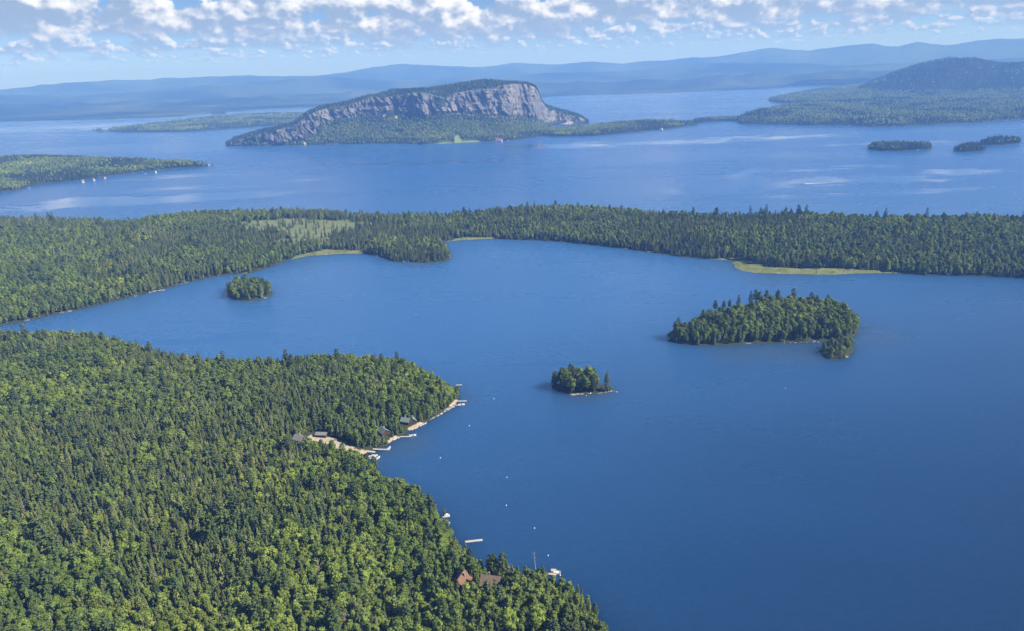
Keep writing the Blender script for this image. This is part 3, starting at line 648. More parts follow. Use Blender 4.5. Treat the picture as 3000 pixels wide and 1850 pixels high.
def pine(seed, H=20.0, Rr=3.8, bare=0.32):
    rg = random.Random(seed); v, f = [], []; tb = MB()
    tb.tube((0, 0, -0.8), (0.2, 0.1, H*0.97), 0.32, 0.06, 7)
    nw = 10
    for i in range(nw):
        t = i/(nw-1); zz = H*(bare + (0.95-bare)*t); r = Rr*(0.55+0.45*math.sin(math.pi*(0.25+0.55*(1-t))))*(1.05-0.62*t**2.2)
        nb = 6 if t < 0.7 else 4
        for b in range(nb):
            if rg.random() < 0.12: continue
            a = b*6.283/nb + i*1.1 + rg.uniform(-.35, .35); L = r*rg.uniform(0.65, 1.2)
            ca, sa = math.cos(a), math.sin(a); up = 0.18*L
            tb.tube((0, 0, zz), (L*0.85*ca, L*0.85*sa, zz+up*0.8), 0.07, 0.02, 4)
            for q in (0.45, 0.82):
                lump(v, f, (L*q*ca, L*q*sa, zz+up*q), (0.75 if q > .5 else 0.62)*(0.45+0.22*L), 11, 0.80, rg, 0.42, 0.75, 0.35)
    lump(v, f, (0.1, 0, H*0.97), 0.75, 14, 0.6, rg, 1.2)
    return v, f, tb
def snag(seed, H=12.0):
    rg = random.Random(seed); tb = MB(); lean = (rg.uniform(-1, 1), rg.uniform(-1, 1), H)
    tb.tube((0, 0, -0.5), lean, 0.24, 0.07, 6)
    for i in range(7):
        t = 0.45+0.07*i; a = i*2.1+rg.random(); L = rg.uniform(0.8, 2.6)
        tb.tube((lean[0]*t, lean[1]*t, H*t), (lean[0]*t+L*math.cos(a), lean[1]*t+L*math.sin(a), H*t+L*0.8), 0.08, 0.025, 5)
    return tb
def simple_tree(seed, conifer):
    """light crown for woods kilometres away"""
    rg = random.Random(seed); v, f = [], []
    if conifer:
        for z0, z1, r in ((1.5, 8, 2.3), (4.5, 11.5, 1.9), (8, 15.5, 1.3)):
            k = len(v); n_ = 7
            for i in range(n_): a = i*6.283/n_; q = r*rg.uniform(.75, 1.2); v.append(Vector((q*math.cos(a), q*math.sin(a), z0+rg.uniform(-.5, .5))))
            v.append(Vector((0, 0, z1))); f += [(k+i, k+(i+1) % n_, k+n_) for i in range(n_)]
    else:
        for i in range(6):
            a = i*2.2; q = 1.5 if i < 5 else 0; lump(v, f, (q*math.cos(a), q*math.sin(a), 6.5+3.5*rg.random()+(2 if i == 5 else 0)), 1.9+0.6*rg.random(), 5, 1.4, rg, 0.9, 1.0)
    tb = MB(); tb.tube((0, 0, -0.8), (0, 0, 8), 0.25, 0.1, 4); return v, f, tb

KINDS = ['broadleaf', 'spruce', 'pine', 'snag', 'simple_broadleaf', 'simple_conifer', 'simple_fir', 'maple']
PROTO = {k: [] for k in KINDS}        # (crown mesh, trunk mesh, joined mesh)
def proto(kind, v, f, tb, leaf, bark):
    cm = bpy.data.meshes.new(kind + '_crown'); cm.from_pydata([tuple(p) for p in v], [], f); cm.materials.append(leaf)
    tm = bpy.data.meshes.new(kind + '_trunk'); tm.from_pydata([tuple(p) for p in tb.v], [], tb.f); tm.materials.append(bark)
    k = len(v); jm = bpy.data.meshes.new(kind + '_tree'); jm.from_pydata([tuple(p) for p in v] + tb.v, [], list(f) + [tuple(i+k for i in q) for q in tb.f])
    jm.materials.append(leaf); jm.materials.append(bark)
    jm.polygons.foreach_set('material_index', [0]*len(f) + [1]*len(tb.f))
    PROTO[kind].append((cm, tm, jm))
for i in range(6): proto('broadleaf', *broadleaf(100+i, 12.0+1.2*(i % 3), 2.3+0.33*(i % 4), (1.0, 0.75, 1.1)[i % 3]), MAT['broadleaf'], MAT['birch_bark'] if i % 3 == 0 else MAT['bark'])
for i in range(6): proto('spruce', *spruce(200+i, 11.5+0.8*i, 1.9+0.22*(i % 4), 1.0), MAT['spruce'], MAT['bark'])
for i in range(4): proto('pine', *pine(300+i, 18+1.3*i, 3.5+0.3*(i % 3), (0.30, 0.22, 0.36, 0.12)[i]), MAT['pine'], MAT['bark'])
for i in range(3): proto('snag', [], [], snag(400+i, 10+2*i), MAT['dead_wood'], MAT['dead_wood'])
for i in range(3): proto('simple_broadleaf', *simple_tree(500+i, False), MAT['broadleaf'], MAT['bark'])
for i in range(3): proto('simple_conifer', *simple_tree(520+i, True), MAT['spruce'], MAT['bark'])
for i in range(3): proto('simple_fir', *simple_tree(540+i, True), MAT['fir'], MAT['bark'])
for i in range(2): proto('maple', *broadleaf(600+i, 13.5, 4.2, 1.15), MAT['maple'], MAT['bark'])
SRC_COL = bpy.data.collections.new('tree_sources')       # not linked to the scene: only a source for the woods
SRC_IDX = {}; cnt = 0
for k in KINDS:
    SRC_IDX[k] = []
    for i, (cm, tm, jm) in enumerate(PROTO[k]):
        o = bpy.data.objects.new('tree_source_%02d' % cnt, jm); SRC_COL.objects.link(o); SRC_IDX[k].append(cnt); cnt += 1
GN = bpy.data.node_groups.new('scatter_trees', 'GeometryNodeTree')
def build_gn():
    g = GN; g.interface.new_socket('Geometry', in_out='INPUT', socket_type='NodeSocketGeometry'); g.interface.new_socket('Geometry', in_out='OUTPUT', socket_type='NodeSocketGeometry')
    N, L = g.nodes, g.links
    gi = N.new('NodeGroupInput'); go = N.new('NodeGroupOutput'); ip = N.new('GeometryNodeInstanceOnPoints')
    ci = N.new('GeometryNodeCollectionInfo'); ci.inputs['Collection'].default_value = SRC_COL; ci.inputs['Separate Children'].default_value = True; ci.inputs['Reset Children'].default_value = True
    def na(nm, ty): q = N.new('GeometryNodeInputNamedAttribute'); q.data_type = ty; q.inputs['Name'].default_value = nm; return q.outputs['Attribute']
    e = N.new('FunctionNodeEulerToRotation')
    L.new(gi.outputs[0], ip.inputs['Points']); L.new(ci.outputs[0], ip.inputs['Instance']); ip.inputs['Pick Instance'].default_value = True
    L.new(na('which', 'INT'), ip.inputs['Instance Index']); L.new(na('turn', 'FLOAT_VECTOR'), e.inputs[0]); L.new(e.outputs[0], ip.inputs['Rotation']); L.new(na('size', 'FLOAT_VECTOR'), ip.inputs['Scale'])
    L.new(ip.outputs[0], go.inputs[0])
build_gn()
RNG = np.random.default_rng(5)
def woods(name, pts, label, cat='forest'):
    """pts: list of (x, y, z above lake, kind, scale)"""
    if not pts: return
    n = len(pts); me = bpy.data.meshes.new(name); me.vertices.add(n)
    X = np.array([[p[0], p[1], p[2] + sag(p[0], p[1])] for p in pts], np.float32); me.vertices.foreach_set('co', X.ravel())
    wh = np.array([SRC_IDX[p[3]][RNG.integers(len(SRC_IDX[p[3]]))] for p in pts], np.int32)
    tn = np.stack([RNG.normal(0, 0.035, n), RNG.normal(0, 0.035, n), RNG.uniform(0, 6.283, n)], -1).astype(np.float32)
    s = np.array([p[4] for p in pts]); wv = RNG.uniform(0.88, 1.14, n); sz = np.stack([s*wv, s*wv, s], -1).astype(np.float32)
    a = me.attributes.new('which', 'INT', 'POINT'); a.data.foreach_set('value', wh)
    a = me.attributes.new('turn', 'FLOAT_VECTOR', 'POINT'); a.data.foreach_set('vector', tn.ravel())
    a = me.attributes.new('size', 'FLOAT_VECTOR', 'POINT'); a.data.foreach_set('vector', sz.ravel())
    o = bpy.data.objects.new(name, me); COL.objects.link(o); md = o.modifiers.new('scatter', 'NODES'); md.node_group = GN
    return tag(o, label, cat, kind='stuff')
def tree_thing(name, kind, x, y, z, s, label, cat, group, idx=None):
    cm, tm, jm = PROTO[kind][RNG.integers(len(PROTO[kind])) if idx is None else idx]
    e = empty(name, (x, y, z + sag(x, y)), float(RNG.uniform(0, 6.283))); e.scale = (s*float(RNG.uniform(.9, 1.12)),)*2 + (s,)
    if len(cm.vertices): c = bpy.data.objects.new('crown', cm); COL.objects.link(c); c.parent = e
    t = bpy.data.objects.new('trunk', tm); COL.objects.link(t); t.parent = e
    return tag(e, label, cat, group)

# ------------------------------------------------------------------ scatter
def scatter(land, sp, kindf, margin=1.5, view=0.12, edge_scale=None):
    """jittered points on a land mass near the view; kindf(x, y, d) -> (kind array, scale array)"""
    x0, y0 = land.poly.min(0); x1, y1 = land.poly.max(0)
    X, Y = np.meshgrid(np.arange(x0, x1, sp), np.arange(y0, y1, sp)); X = X.ravel(); Y = Y.ravel()
    X = X + RNG.uniform(-.5, .5, X.shape)*sp*0.95; Y = Y + RNG.uniform(-.5, .5, X.shape)*sp*0.95
    px, py, dep = project(X, Y, np.full_like(X, 8.0)); m = (px > -SRC_W*view) & (px < SRC_W*(1+view)) & (py < SRC_H*(1+view)) & (dep > 0)
    X, Y = X[m], Y[m]; d = land.d(X, Y); m = d > margin; X, Y, d = X[m], Y[m], d[m]
    for poly, ch, soft in land.covers:
        if ch == 0: k = sdist(X, Y, poly) < 0.5
        elif ch == 1: k = sdist(X, Y, poly) < 3
        else: k = (sdist(X, Y, poly) < (fbm(X/30, Y/30, 71, 3)-0.45)*110) | (RNG.random(X.shape) < 0.05)
        X, Y, d = X[k], Y[k], d[k]
    for poly, gr in land.clear: k = sdist(X, Y, poly) < -gr if gr else sdist(X, Y, poly) < 0; X, Y, d = X[k], Y[k], d[k]
    K, Sc = kindf(X, Y, d); Z = land.h(X, Y, d)
    return [(float(a), float(b), float(c), k, float(s)) for a, b, c, k, s in zip(X, Y, Z, K, Sc)]
def mix_kinds(con_bias, pine_share, scale=1.0, simple=False, seed=0, tall_edge=0.0, patch=95.0, dark=True):
    def kf(X, Y, d):
        c = fbm(X/patch, Y/patch, 60+seed, 4)*0.8 + fbm(X/24, Y/24, 63+seed, 2)*0.2
        b = con_bias(X, Y, d) if callable(con_bias) else con_bias
        pc = np.clip((c-0.5)*6.0 + b, 0.04, 0.96); r = RNG.random(X.shape); K = np.where(r < pc, ('simple_fir' if dark else 'simple_conifer') if simple else 'spruce', 'simple_broadleaf' if simple else 'broadleaf')
        s = np.clip(RNG.normal(1.0, 0.17, X.shape), 0.55, 1.45)*scale*(0.80 + 0.40*fbm(X/70, Y/70, 66+seed, 3))
        if not simple: K = np.where(RNG.random(X.shape) < pine_share*(0.3 + 1.4*c), 'pine', K); K = np.where(RNG.random(X.shape) < 0.010, 'snag', K)
        s = np.where(d < 6, s*0.72, s)                         # low growth on the bank
        return K, s
    return kf
# --- near shore
def near_bias(X, Y, d):
    px, py, dep = project(X, Y, np.full_like(X, 8.0))
    b = np.interp(py, [950, 1150, 1330, 1450, 1560, 1700, 1800, 1850], [0.18, 0.02, 0.08, 0.30, 0.55, 0.58, 0.42, 0.18])
    b = b - 0.45*np.clip((px-1150)/300, 0, 1)*np.clip((py-1640)/60, 0, 1)
    return b + 0.3*np.exp(-d/14)
pts = scatter(near, 3.8, mix_kinds(near_bias, 0.030, 0.86, seed=1), margin=0.8)
A_ = np.array([[p[0], p[1], p[2]] for p in pts]); px, py, dep = project(A_[:, 0], A_[:, 1], A_[:, 2]+7)
slant = np.sqrt((A_[:, 0])**2 + A_[:, 1]**2 + (CAM_H-A_[:, 2])**2)
CAB1 = at(1352, 1722, 5); CAB2 = at(1440, 1716, 5)
inview = (px > 5) & (px < 2995) & (py > 0) & (py < 1843)
ID = {'spruce': ('spruce_tree', 'spruce'), 'broadleaf': ('leafy_tree', 'tree'), 'pine': ('pine_tree', 'pine'), 'snag': ('dead_tree', 'dead tree')}
chosen = set()
WORDS = {'spruce': 'narrow dark spruce', 'broadleaf': 'round leafy tree', 'pine': 'layered olive pine', 'snag': 'bare pale dead tree'}
def zone(x, y, s):
    size = 'big' if s > 1.05 else ('small' if s < 0.85 else 'middling')
    row = 'at the bottom edge' if y > 1770 else ('just above the bottom edge' if y > 1690 else ('further up' if y > 1600 else 'well up the slope'))
    col = ('in the far left woods', 'in the left woods', 'left of bottom centre', 'below the lone yellow maple', 'left of the brown cabins', 'by the brown cabins', 'on the bottom right bank')[int(np.searchsorted([230, 470, 720, 960, 1230, 1480], x))]
    return size, col + ' ' + row
for kind in ('spruce', 'broadleaf', 'pine', 'snag'):
    ids = [i for i in np.argsort(slant) if pts[i][3] == kind and inview[i]][:{'spruce': 260, 'broadleaf': 200, 'pine': 90, 'snag': 40}[kind]]
    for i in ids:
        chosen.add(i); x, y, z, k, s = pts[i]; sz, zn = zone(px[i], py[i], s); nm, ct = ID[kind]
        tree_thing(nm, kind, x, y, z, s, sz + ' ' + WORDS[kind] + ' ' + zn, ct, '%s %s trees %s' % (sz, kind if kind != 'snag' else 'dead', zn))
under = scatter(near, 3.6, lambda X, Y, d: (np.where(RNG.random(X.shape) < 0.65, 'broadleaf', 'spruce'), np.clip(RNG.normal(0.50, 0.10, X.shape), .28, .75)*np.where(d < 4, 0.6, 1.0)), margin=0.3)
woods('shore_forest', [p for i, p in enumerate(pts) if i not in chosen] + under, 'dense mixed forest covering the near shore behind the cabins')
# landmark trees of the near shore
g = near
for (x_, y_, kind, s, nm, lab, ct) in ((1490, 1862, 'maple', 1.3, 'maple_tree', 'big bright yellow green maple at the bottom edge, left of its twin', 'maple'), (1572, 1852, 'maple', 1.15, 'maple_tree', 'big bright yellow green maple at the bottom edge, right of its twin', 'maple'),
        (1566, 1812, 'maple', 0.85, 'maple_tree', 'small bright green maple just behind the two big ones', 'maple'), (893, 1606, 'maple', 0.95, 'maple_tree', 'lone yellow green maple glowing among dark spruces', 'maple'),
        (1467, 1800, 'pine', 1.0, 'pine_tree', 'dark layered pine standing behind the bright maples', 'pine'), (1569, 1668, 'snag', 1.0, 'dead_tree', 'bare pale dead tree at the water edge by the pontoon boat', 'dead tree'),
        (1304, 1512, 'spruce', 0.6, 'spruce_tree', 'lone small spruce standing behind the swim float', 'spruce'), (140, 1620, 'pine', 1.25, 'pine_tree', 'broad olive pine over dark shade in the left woods', 'pine'), (1690, 1790, 'broadleaf', 1.0, 'leafy_tree', 'tall pale leafy tree leaning out at the lower bank', 'tree')):
    p = at(x_, y_, 3); z = float(near.h(p[0], p[1])) if near.d(p[0], p[1]) > 0 else 0.3
    p = at(x_, y_, z); tree_thing(nm, kind, p[0], p[1], z, s, lab, ct, None)
# --- islands whose trees can be told apart
def isle_trees(land, sp, kindf, lab, group, keep=None):
    c = land.poly.mean(0); w = np.ptp(land.poly[:, 0])/2; h = np.ptp(land.poly[:, 1])/2
    for x, y, z, k, s in scatter(land, sp, kindf, margin=0.6):
        if keep and not keep((x, y, z)): continue
        fx, fy = (x-c[0])/w, (y-c[1])/h
        pl = ('front ' if fy < -0.3 else ('back ' if fy > 0.35 else 'middle ')) + ('left' if fx < -0.5 else ('centre left' if fx < 0 else ('centre right' if fx < 0.5 else 'right')))
        nm, ct = ID[k]; tree_thing(nm, k, x, y, z, s, '%s at the %s of %s' % (WORDS[k], pl, lab), ct, '%s trees at the %s of %s' % (k, pl, group))
def isle_kf(pp, pb, sc):
    def kf(X, Y, d):
        r = RNG.random(X.shape); K = np.where(r < pp, 'pine', np.where(r < pp+pb, 'broadleaf', 'spruce'))
        return K, np.clip(RNG.normal(1, 0.12, X.shape), .75, 1.3)*sc*np.where(d < 2.5, 0.8, 1.0)*np.where(K == 'pine', 0.80, 1.0)
    return kf
def pine_isle_keep(p):
    q = project(np.array([p[0]]), np.array([p[1]]), np.array([p[2]]))[0][0]; return not (1752 < q < 1800)
isle_trees(pine_isle, 4.6, isle_kf(0.45, 0.53, 1.12), 'the small rocky islet clump', 'the rocky islet', pine_isle_keep)
for (x_, y_, s) in ((1778, 1146, 0.95),):
    p = at(x_, y_, 0.8); tree_thing('pine_tree', 'pine', p[0], p[1], 0.8, s, 'lone full pine standing apart at the right end of the rocky islet', 'pine', None, 3)
for (x_, y_, s) in ((1762, 1148, 0.42), (1790, 1145, 0.36)):
    p = at(x_, y_, 0.6); tree_thing('leafy_bush', 'broadleaf', p[0], p[1], 0.6, s, 'low green bush %s the lone pine on the rocky islet' % ('left of' if x_ < 1778 else 'right of'), 'bush', None)
isle_trees(round_isle, 6.2, isle_kf(0.25, 0.62, 1.05), 'the round islet', 'the round islet')
isle_trees(nub, 4.8, isle_kf(0.05, 0.80, 0.72), 'the islet touching the large island', 'the islet touching the large island')
p_big = scatter(big_island, 4.6, mix_kinds(-0.55, 0.02, 1.05, seed=9))
woods('island_forest', p_big, 'thick leafy forest covering the large island')
for i, (x_, y_, s, lab) in enumerate(((2095, 915, 0.80, 'leftmost pine rising from the back of the large island'), (2120, 910, 0.78, 'second pine from the left along the back of the large island'), (2137, 905, 0.72, 'third pine from the left along the back of the large island'),
        (2163, 900, 0.78, 'thin pine left of the tall pine cluster on the large island'), (2198, 893, 0.88, 'left pine of the tall cluster on the large island'), (2212, 892, 0.98, 'middle pine of the tall cluster on the large island'), (2224, 892, 0.90, 'right pine of the tall cluster on the large island'),
        (2244, 890, 0.92, 'narrow pine just right of the tall cluster on the large island'), (2277, 888, 1.05, 'tallest single pine topping the large island skyline'), (2424, 893, 0.8, 'dark pine topping the right shoulder of the large island'), (2060, 935, 0.72, 'short pine low on the left shoulder of the large island'))):
    p = at(x_, y_, 6); tree_thing('pine_tree', 'pine', p[0], p[1], 5, s, lab, 'pine', None)
# --- peninsula across the cove
def mid_bias(X, Y, d):
    px, py, dep = project(X, Y, np.full_like(X, 8.0))
    return np.interp(px, [0, 600, 900, 1500, 2000, 2400, 3000], [0.0, 0.12, 0.38, 0.46, 0.34, 0.15, 0.0]) + 0.30*np.exp(-d/25)
p_mid = scatter(mid, 5.2, mix_kinds(mid_bias, 0.02, 0.95, seed=4, patch=150.0))
woods('peninsula_forest', p_mid, 'mixed forest covering the long peninsula across the cove')
for i, (x_, y_, s, lab) in enumerate(((2197, 640, 1.15, 'first tall pine of the skyline row above the right half of the peninsula'), (2227, 640, 1.15, 'second tall pine of the skyline row on the peninsula'), (2243, 640, 1.25, 'third tall pine of the skyline row on the peninsula'), (2300, 640, 1.25, 'fourth tall pine of the skyline row on the peninsula'),
        (2316, 640, 1.05, 'fifth tall pine of the skyline row on the peninsula'), (2338, 640, 1.3, 'sixth tall pine of the skyline row on the peninsula'), (2360, 640, 1.25, 'last tall pine of the skyline row on the peninsula'), (2566, 650, 1.2, 'left of two tall pines breaking the right peninsula skyline'), (2592, 650, 1.2, 'right of two tall pines breaking the right peninsula skyline'), (1566, 618, 1.0, 'tall pine on the peninsula skyline above mid cove'), (1628, 614, 1.1, 'highest pine on the peninsula skyline below the cliff mountain'))):
    p = at(x_, y_, 8); tree_thing('pine_tree', 'pine', p[0], p[1], 7, s, lab, 'pine', None)
mp = []
for poly, ch, soft in mid.covers[:3]:
    q = np.array(poly); n_ = int(np.ptp(q[:, 0])*np.ptp(q[:, 1])/70)
    X = RNG.uniform(q[:, 0].min(), q[:, 0].max(), n_); Y = RNG.uniform(q[:, 1].min(), q[:, 1].max(), n_)
    k = (sdist(X, Y, poly) > 0) & (mid.d(X, Y) > 1.5) & (fbm(X/25, Y/25, 88, 3) > 0.45); X, Y = X[k], Y[k]
    mp += [(float(x), float(y), float(mid.h(x, y)) - 0.6, 'broadleaf', float(RNG.uniform(0.10, 0.26))) for x, y in zip(X, Y)]
woods('marsh_shrubs', mp, 'low shrubs dotted over the pale marsh strips of the peninsula', 'shrubs')
# --- far woods
sim = lambda b, sc=1.0, sd=0: mix_kinds(b, 0, sc, simple=True, seed=sd, patch=170.0)
woods('village_forest', scatter(village, 6.5, sim(0.2, 1.0, 12)), 'forest on the point with white houses at left')
woods('low_point_forest', scatter(low_pen, 6.5, sim(0.5, 1.0, 13)), 'forest on the low point right of the cliff mountain')
woods('bar_forest', scatter(cause, 6.5, sim(0.7, 1.0, 14)), 'thin line of trees on the narrow bar between point and far shore')
woods('far_point_forest', scatter(right_land, 11.5, sim(lambda X, Y, d: np.where(right_hill(X, Y) > 40, 1.6, 0.05) + 0.8*np.exp(-d/22), 1.35, 15)), 'forest on the far right point and its rounded hill')
woods('long_island_forest', scatter(left_far, 11.0, sim(0.55, 1.3, 16)), 'forest on the long low island left of the cliff mountain')
woods('tiny_islet_forest', scatter(left_far_islet, 7.0, sim(0.7, 1.0, 17)), 'few trees on the tiny islet in the far left water')
woods('flat_islet_forest', scatter(right_a, 5.5, sim(0.75, 1.05, 18)), 'dark conifers on the flat islet in the outer lake')
woods('split_islet_forest', scatter(right_b, 5.5, sim(0.75, 1.1, 19)), 'dark conifers on the short islet near the right edge')
woods('long_islet_forest', scatter(right_c, 5.5, sim(0.75, 1.25, 20)), 'dark conifers on the long islet at the right edge')
def kineo_trees():
    nr, nc = KT.shape; out = []
    P00 = KV[:-1, :-1]; e1 = KV[:-1, 1:] - P00; e2 = KV[1:, :-1] - P00
    area = np.abs(e1[..., 0]*e2[..., 1] - e1[..., 1]*e2[..., 0])
    rk = np.maximum(KA[:-1, :-1, 0], np.maximum(KA[:-1, :-1, 1], KA[:-1, :-1, 2])); T = KT[:-1, :-1]
    cap = T > 1.98
    lam = area/40.0*np.where(rk > 0.4, 0.0, 1.0)*np.where(T > 3.5, 0.15, 1.0)
    ledge = (KA[:-1, :-1, 0] > 0.4) & (fbm(P00[..., 0]/24, P00[..., 2]/14, 77, 3) > 0.60)
    lam = lam + ledge*0.16
    N = RNG.poisson(np.clip(lam, 0, 6))
    for i, j in zip(*np.nonzero(N)):
        for _ in range(N[i, j]):
            a, b = RNG.random(2); p = P00[i, j] + e1[i, j]*a + e2[i, j]*b
            if p[2] < 0.3: continue
            t = T[i, j]; con = 0.95 if t > 1.0 else (0.75 if t < 0.20 or t > 0.78 else (0.10 if 1080 < KX[j] < 1620 else 0.45))
            if t < 1 and KX[j] < 700: con = 0.7
            k = ('simple_fir' if t > 0.78 or t < 0.2 else 'simple_conifer') if RNG.random() < con else 'simple_broadleaf'
            out.append((p[0], p[1], p[2]-0.4, k, float(np.clip(RNG.normal(0.92, 0.15), .5, 1.3))*(0.85 if t > 1 else 1.0)))
    return out
woods('cliff_mountain_forest', kineo_trees(), 'forest on the crest and lower slopes of the cliff mountain')

# ------------------------------------------------------------------ buildings
def house(name, x, y, z, yaw, w, l, wh, rh, wall, roof, label, cat='house', group=None, chimney=True, detail=True):
    """gable house, ridge along local y, origin at the middle of the base"""
    e = empty(name, (x, y, z + sag(x, y)), yaw)
    mb = MB(); hw, hl = w/2, l/2
    mb.add([(-hw,-hl,-1.5),(hw,-hl,-1.5),(hw,hl,-1.5),(-hw,hl,-1.5),(-hw,-hl,wh),(hw,-hl,wh),(hw,hl,wh),(-hw,hl,wh),(0,-hl,wh+rh),(0,hl,wh+rh)],
           [(0,1,5,8,4),(2,3,7,9,6),(1,2,6,5),(3,0,4,7),(3,2,1,0)])
    mb.obj('wall', wall, e)
    ov, th = 0.6, 0.22; k = rh/hw; rb = MB()
    for s in (-1, 1):
        xe = s*(hw+ov); ze = wh - ov*k
        q = [(0, wh+rh+0.02), (xe, ze+0.02), (xe, ze+th), (0, wh+rh+th)]
        vs = [(a, -hl-ov, b) for a, b in q] + [(a, hl+ov, b) for a, b in q]
        rb.add(vs, [(0,1,2,3),(7,6,5,4),(0,4,5,1),(1,5,6,2),(2,6,7,3),(3,7,4,0)])
    ro = rb.obj('roof', roof, e)
    if chimney: c = MB(); c.box(hw*0.25, hw*0.25+0.9, hl*0.2, hl*0.2+0.9, wh+rh*0.4, wh+rh+1.0); c.obj('chimney', MAT['stone'], ro)
    if detail:
        for (wx, wz) in ((-w*0.24, wh*0.55), (w*0.24, wh*0.55), (0, wh+rh*0.35)):
            m_ = MB(); m_.box(wx-0.5, wx+0.5, -hl-0.05, -hl+0.04, wz-0.6, wz+0.6); wi = m_.obj('window', MAT['window_glass'], e)
            fr = MB()
            for a in ((wx-0.62, wx+0.62, wz+0.6, wz+0.72), (wx-0.62, wx+0.62, wz-0.72, wz-0.6), (wx-0.62, wx-0.5, wz-0.6, wz+0.6), (wx+0.5, wx+0.62, wz-0.6, wz+0.6)): fr.box(a[0], a[1], -hl-0.09, -hl-0.003, a[2], a[3])
            fr.obj('frame', MAT['white_wall'] if wall is MAT['white_wall'] else MAT['roof_brown'], wi)
        dm = MB(); dm.box(-0.5, 0.5, -hl-0.06, -hl+0.04, 0.1, 2.2); dm.obj('door', MAT['dark_trim'], e)
        st = MB()
        for s in (-1, 1):
            for yy in (-l*0.22, l*0.22):
                st = MB(); st.box(min(s*hw, s*(hw+0.05)), max(s*hw, s*(hw+0.05)), yy-0.5, yy+0.5, wh*0.35, wh*0.75); st.obj('window', MAT['window_glass'], e)
    return tag(e, label, cat, group)
def nh(p): return float(near.h(p[0], p[1]))
z1 = nh(CAB1); p = at(1352, 1722, z1)
house('cabin', p[0], p[1], z1, R(-22), 9.5, 10, 4.6, 4.4, MAT['brown_wall'], MAT['roof_red_brown'], 'tall brown log cabin with steep red brown roof in the near trees', 'cabin')
mb = MB(); z2 = nh(CAB2); p2 = at(1440, 1714, z2)
c2 = house('cabin', p2[0], p2[1], z2, R(78), 9.5, 11.5, 2.8, 4.0, MAT['brown_wall'], MAT['roof_brown'], 'low brown cabin with a broad tan roof half hidden by branches', 'cabin')
z3 = 2.5; p = at(1124, 1270, z3); house('cabin', p[0], p[1], nh(p), R(35), 7, 8, 2.6, 2.6, MAT['brown_wall'], MAT['roof_green'], 'small dark cabin with peaked green grey roof above the cove dock', 'cabin')
p = at(1190, 1238, 2.5); house('cabin', p[0], p[1], nh(p), R(70), 6.5, 8, 2.5, 2.4, MAT['brown_wall'], MAT['roof_green'], 'pale green roofed cabin, left of a close pair by the pebble shore', 'cabin')
p = at(1208, 1236, 2.5); house('cabin', p[0], p[1], nh(p), R(20), 6, 7, 2.5, 2.6, MAT['brown_wall'], MAT['roof_green'], 'pale green roofed cabin, right of a close pair by the pebble shore', 'cabin')
p = at(944, 1286, 3); house('shed', p[0], p[1], nh(p), R(82), 5, 9, 2.4, 1.2, MAT['brown_wall'], MAT['roof_grey'], 'long low shed with pale grey roof behind the sandy clearing', 'shed', chimney=False)
p = at(880, 1300, 4); house('cabin', p[0], p[1], nh(p), R(60), 8, 9, 3.0, 2.6, MAT['brown_wall'], MAT['roof_grey'], 'grey roofed cabin half sunk in trees left of the sandy clearing', 'cabin')
# white houses on the left point (crop pixels of the photograph scaled to it)
vh = [(270, 856, 'leftmost white house on the left point shore'), (292, 858, 'second white house from the left on the left point shore'), (402, 842, 'white house set back among trees on the left point'), (396, 866, 'white house at the waterline in the middle of the left point'), (446, 858, 'white house just right of the waterline house on the left point'), (502, 848, 'white house right of the middle group on the left point'),
      (742, 820, 'lone white house with a dock on the left point shore'), (880, 786, 'first white house of the row near the tip of the left point'), (897, 786, 'second white house of the row near the tip of the left point'), (936, 785, 'third white house of the row near the tip of the left point'), (966, 786, 'fourth white house of the row near the tip of the left point'), (995, 787, 'last white house of the row near the tip of the left point')]
for i, (cx, cy_, lab) in enumerate(vh):
    p = at(cx/1.635, cy_/1.635, 6); z = float(village.h(p[0], p[1])); z = max(z, 1.0)
    house('white_house', p[0], p[1], z, R(20+37*i), 6, 7.5, 3.4, 2.4, MAT['pale_wall'], MAT['roof_grey'], lab, 'house', 'white houses on the left point', chimney=False, detail=False)
# houses at the foot of the cliff mountain and on the low point
def c8(x, y): return 620 + x/2.078, 200 + y/2.078
p = at(*c8(1750, 447), 2); house('red_roofed_house', p[0], p[1], 2.5, R(80), 12, 26, 6, 5, MAT['white_wall'], MAT['roof_red'], 'long white house with red roof on the shore below the cliff', 'house', None, False, False)
p = at(*c8(1355, 446), 4); house('white_house', p[0], p[1], 3.5, R(15), 10, 11, 6, 4.5, MAT['white_wall'], MAT['roof_grey'], 'white gabled house beside the golf lawn below the cliff', 'house', None, False, False)
p = at(1500+715/1.635, 622/1.635, 2); house('white_house', p[0], p[1], 2.0, R(60), 9, 10, 4, 3, MAT['white_wall'], MAT['roof_grey'], 'lone white house on the low point right of the cliff mountain', 'house', None, False, False)

# ------------------------------------------------------------------ docks, boats, buoys, rocks
def dock(px0, py0, px1, py1, w, label, ell=0.0, z=0.75):
    a, b = at(px0, py0, z), at(px1, py1, z); L = float(np.hypot(*(b-a)[:2])); yaw = math.atan2(b[1]-a[1], b[0]-a[0])
    e = empty('dock', (a[0], a[1], 0), yaw)
    n = max(2, int(L/4)); 
    for i in range(n):                                           # separate dock sections
        m_ = MB(); m_.box(i*L/n+0.03, (i+1)*L/n-0.03, -w/2, w/2, z-0.18, z); m_.obj('deck_section', MAT['dock_wood'], e)
        for s in (-1, 1): q = MB(); q.tube((i*L/n+0.4, s*(w/2+0.06), -1.5), (i*L/n+0.4, s*(w/2+0.06), z+0.35), 0.09, 0.09, 6); q.obj('post', MAT['bark'], e)
    if ell: m_ = MB(); m_.box(L-w*0.9, L+0.1, w/2+0.02, w/2+ell, z-0.18, z); m_.obj('end_platform', MAT['dock_wood'], e)
    return tag(e, label, 'dock')
